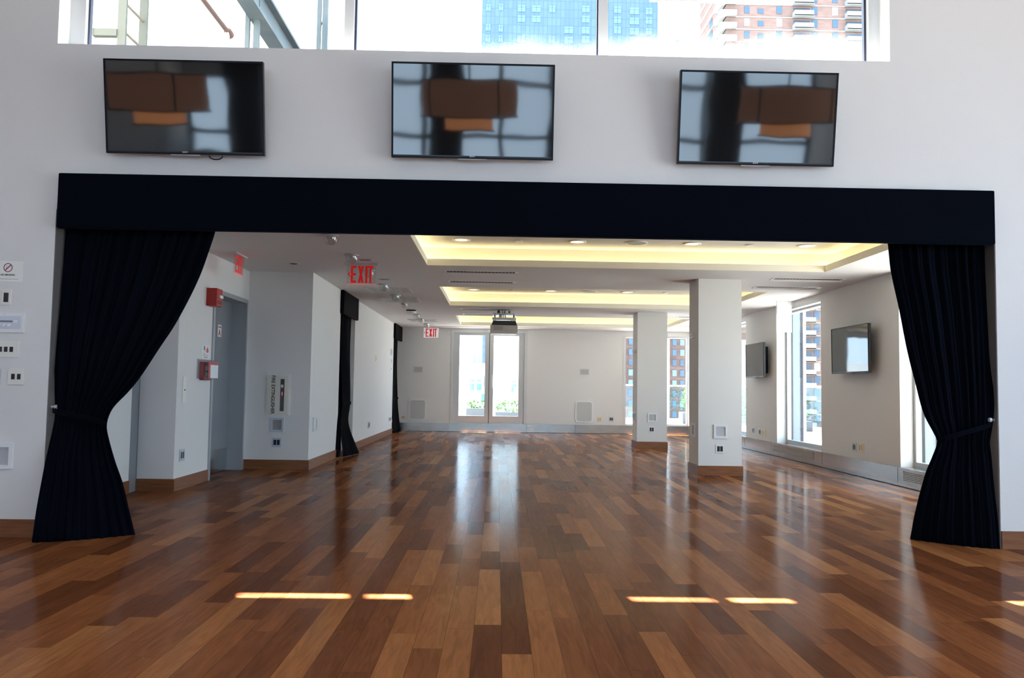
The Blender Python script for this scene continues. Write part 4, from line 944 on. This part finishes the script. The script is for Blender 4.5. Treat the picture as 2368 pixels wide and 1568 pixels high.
# low white roofs behind the terrace
wl = thing('low_building', 'low white building beyond the terrace door', 'building', (-4, 70, -40))
MB().box(-22, 10, 0, 20, 0, 43.2).build('wall', 'ext_white', wl)
for k, (x, z) in enumerate(((1.9,41.4),(2.5,41.4),(1.4,40.2),(2.9,40.2),(5.4,41.3),(6.3,40.0),(4.9,39.0),(8.0,41.0))): MB().box(x-.2,x+.2,-.06,-.001,z-.45,z+.45).build('window', 'glass_pale', wl)
gt = thing('grey_tower', 'dark grey block seen through the left door leaf', 'building', (-2.9, 92, -40))
MB().box(-.15, 1.15, 0, 6, 43.5, 54).box(-.15,1.15,0,6,0,43.5).build('wall', mat('grey_block', (.09,.10,.14), .6), gt)
for z in range(44, 53, 2):
    for x in (.15,.65): MB().box(x-.16,x+.16,-.05,-.001,z,z+1.1).build('window', 'glass_pale', gt)
gl = thing('glass_block', 'pale gridded glass block seen through the right door leaf', 'building', (-1, 110, -40))
MB().box(0, 6.2, 0, 8, 0, 56).build('wall', mat('pale_glass_block', (.62,.72,.76), .4), gl)
b = MB()
for k in range(11): x = k*.62; b.box(x-.03,x+.03,-.06,-.001,44,56)
for k in range(8): b.box(0,6.2,-.06,-.001,44+k*1.6,44.06+k*1.6)
b.build('mullions', mat('pale_mullion', (.16,.20,.23), .6), gl)
# blue tower
bt = thing('blue_tower', 'tall blue glass tower filling the middle of the clerestory', 'building', (-7.2, 280, -40))
MB().box(0, 60.4, 0, 40, 0, 230).build('wall', 'tower', bt)
for fz_ in range(5):
    for x, w_ in ((2.2,1.6),(6.5,1.4),(13.5,2.6),(18.6,3.0),(24,2),(29.8,3.0),(35.6,2.6),(41,1.8),(46.5,2.4),(52.3,3.2),(57.3,2.2)):
        if rnd.random() < .72:
            z = 155.6+fz_*3.6+rnd.choice((0,.3)); f = MB().box(x-w_/2,x+w_/2,-.25,-.01,z,z+2.3).build('window', 'glass_pale', bt)
            MB().box(x-w_/2,x+w_/2,-.32,-.26,z+1.5,z+1.62).box(x-.1,x+.1,-.32,-.26,z,z+2.3).build('mullion', 'tower', f)
# brick tower
kt = thing('brick_tower', 'red brick apartment tower with balconies seen through clerestory and side window', 'building', (49.4, 180, -40))
FP = 2.82
MB().box(0, 44, 0, 24, 0, 160).build('wall', 'brick', kt)
b = MB()
for k in range(8, 57): b.box(-.15, 44, -.18, -.01, k*FP-.22, k*FP); b.box(-.2,-.01,-.15,24,k*FP-.22,k*FP)
b.build('floor_band', 'balc', kt)
fl_vis = list(range(11, 23))+list(range(39, 46))
def kx(px): return (px-1184)/1937*180*1.0+3.1-49.4+.0
for k in fl_vis:
    z = k*FP
    for px, w_, h_ in ((1727,1.0,1.6),(1759,1.1,1.15),(1802,1.05,1.75),(1884,1.05,1.75),(1931,1.05,1.75)):
        if k < 30 and px not in (1802, 1884): continue
        x = on(1,px,60,180).x-49.4; MB().box(x-w_/2*1.15,x+w_/2*1.15,-.1,-.01,z+.7,z+.7+h_).build('window', 'glass_far' if (k+px) % 5 else 'ext_white', kt)
    for a_, c_ in ((1832,1876),(1953,1996)):
        if k < 30 and a_ > 1900: continue
        x0, x1 = on(1,a_,60,180).x-49.4, on(1,c_,60,180).x-49.4
        bl = MB().box(x0,x1,-1.7,-.01,z-.22,z).poly([(x0,-1.7,z-.0),(x1,-1.7,z-.0),(x1+.9,-.01,z-.0),(x1,-.01,z-.0)],(0,0,-.2)).build('balcony', 'balc', kt)
        MB().box(x0,x1,-1.72,-1.65,z,z+.95).box(x0,x0+.08,-1.65,-.05,z,z+.95).box(x1-.08,x1,-1.65,-.05,z,z+.95).build('rail', 'balc', bl)
        MB().box(x0+.3,x1-.3,-.12,-.011,z,z+2.1).build('glazing', 'glass_dark' if k % 3 else 'glass_far', bl)
    if k > 30:
        bl = MB().box(-1.5,.02,0.2,4.5,z-.22,z).box(-1.5,2.0,-1.2,.2,z-.22,z).build('balcony', 'balc', kt); MB().box(-1.55,2.0,-1.25,-1.17,z,z+.95).box(-1.55,-1.47,-1.17,4.5,z,z+.95).build('rail', 'balc', bl)
        MB().box(-.08,-.01,6,8,z+.4,z+2.2).box(-.08,-.01,12,14.5,z+.4,z+2.2).build('window', 'glass_far', kt)
# darker brick block behind the corner window
db = thing('dark_brick_block', 'dark brick block with pale stripe behind the corner window', 'building', (15.5, 118, -40))
MB().box(0, 20, 0, 15, 0, 86.5).build('wall', 'brick2', db)
MB().box(8.15, 8.75, -.3, -.01, 28, 60).build('pale_stripe', 'ext_white', db)
for k in range(11):
    for q, x in enumerate((1.3, 2.3, 3.3, 4.4, 6.6, 7.5, 9.5, 10.6, 11.6)):
        z = 34.5+k*1.45; MB().box(x-.3,x+.3,-.12,-.01,z,z+.85).build('window', ('glass_pale','glass_dark','glass_far','glass_dark')[(k*3+q*2+k//3) % 4], db)
# bulkhead with ladder, pipes and steel outside the left pane
RT = CZ+.6
bh = MB().box(-9, -.4, 12.5, 15, RT-.02, 12).build('bulkhead_wall', 'ext_cream'); tag(bh, 'cream stucco bulkhead wall outside the left clerestory pane', 'wall', kind='structure')
ld = thing('fixed_ladder', 'grey fixed ladder outside the left clerestory pane', 'ladder', (-3.7, 8.0, RT))
for y in (0, .47): MB().box(-.03,.05,y-.015,y+.015,0,2.6).build('rail', 'ext_greige', ld)
for k in range(9): MB().tube([(.01,0,.12+k*.285),(.01,.47,.12+k*.285)], .014).build('rung', 'ext_rung', ld)
zb = on(1,220,76,8.0).z-RT; MB().box(-.28,-.03,-.03,.03,zb-.035,zb+.035).build('wall_bracket', 'ext_greige', ld); MB().box(-.33,-.26,-.05,.05,0,2.6).build('stand_off', 'ext_cream', ld)
pp = thing('rusty_pipe', 'rusty brown pipe outside the left clerestory pane', 'pipe', (-3.2, 7.6, RT)); z = on(1,530,78,10).z-RT; x = on(1,530,78,10).x+3.2
MB().tube([(x,-.3,z),(x,2.4,z)], .03).build('tube', 'rust', pp, smooth=True); MB().tube([(x,2.34,z),(x,2.44,z)], .05).build('flange', 'rust', pp, smooth=True); MB().box(x-.02,x+.02,2.3,2.36,0,z).build('stand', 'ext_cream', pp)
pc = thing('white_conduit', 'white curved conduit beside the rusty pipe', 'pipe', (-3.4, 8.2, RT)); q = Vector((-3.4,8.2,RT))
MB().tube([on(1,px,py,d)-q for px,py,d in ((442,-40,8.2),(443,0,8.3),(449,25,8.6),(460,42,8.9),(490,70,9.4),(524,104,9.9),(545,130,10.2))], .02).build('tube', 'ext_white', pc, smooth=True)
MB().box(on(1,528,100,9.9).x+3.38,on(1,528,100,9.9).x+3.42,1.66,1.7,0,on(1,528,106,9.9).z-RT).build('stand', 'ext_white', pc)
bmx = on(1,622,50,9).x; bz = on(1,588,50,9).z
ib = thing('steel_beam', 'grey steel roof beam outside the left clerestory pane', 'beam', (bmx, 9, RT)); z = bz-RT
MB().box(-.085,.085,-1.9,1.6,z-.16,z-.13).box(-.085,.085,-1.9,1.6,z+.13,z+.16).box(-.012,.012,-1.9,1.6,z-.13,z+.13).build('flanged_beam', 'ext_steel', ib)
MB().box(-.1,.1,1.2,1.4,0,z-.161).build('support', 'ext_steel', ib)
def lattice(lab, px0, px1, d):
    x0, x1 = on(1,px0,60,d).x, on(1,px1,60,d).x; t = thing('lattice_post', lab, 'post', ((x0+x1)/2, d, RT), 0, 'steel lattice posts on the roof'); w = (x1-x0)/2
    for s_ in (-1, 1): MB().box(s_*w-(.022 if s_ < 0 else .03),s_*w+(.022 if s_ < 0 else .03),-.02,.02,0,2.7).build('upright', 'ext_steel', t)
    b = MB()
    for k in range(7): b.tube([(-w,0,.1+k*.36),(w,0,.28+k*.36)], .008, 6) if k % 2 else b.tube([(w,0,.1+k*.36),(-w,0,.28+k*.36)], .008, 6)
    b.build('bracing', 'ext_steel', t)
lattice('grey lattice post crossing in front of the steel beam', 573, 594, 8.6); lattice('grey lattice post just left of the clerestory mullion', 738, 752, 9.4)
mz = 46.5; m0 = on(1,1567,110,122); t = thing('roof_mast', 'thin roof mast with a dark arm left of the brick tower', 'mast', (m0.x, 122, mz)); zt_ = on(1,1567,93,122).z-mz
MB().cyl((0,0,zt_/2), .28, zt_, 'z', 10).build('pole', 'glass_far', t)
a, c, o_ = on(1,1528,124,122), on(1,1566,104,122), Vector((m0.x,122,mz))
MB().tube([a-o_, (a+c)/2-o_+Vector((0,0,-.2)), c-o_], .4, 6).build('arm', 'glass_dark', t)

# ================================================================ LIGHT
wd = bpy.data.worlds.new('sky'); bpy.context.scene.world = wd; wd.use_nodes = True
bg = wd.node_tree.nodes['Background']; bg.inputs[0].default_value = (.60,.79,1.0,1); bg.inputs[1].default_value = 7.2
sl = bpy.data.lights.new('sun', 'SUN'); sl.energy = 100; sl.angle = .012; sl.color = (1,.93,.82)
so = bpy.data.objects.new('sun', sl); C.objects.link(so); so.rotation_euler = Vector((.247,-1,-2.338)).to_track_quat('-Z','Y').to_euler()

sc = bpy.context.scene
sc.view_settings.view_transform = 'Standard'; sc.view_settings.look = 'None'; sc.view_settings.gamma = 1; sc.view_settings.use_curve_mapping = False
sc.view_settings.exposure = 0
sc.cycles.use_denoising = True
sc.cycles.max_bounces = 10; sc.cycles.diffuse_bounces = 5; sc.cycles.glossy_bounces = 4; sc.cycles.transparent_max_bounces = 16; sc.cycles.transmission_bounces = 4
sc.cycles.sample_clamp_indirect = 6; sc.cycles.caustics_reflective = False; sc.cycles.caustics_refractive = False
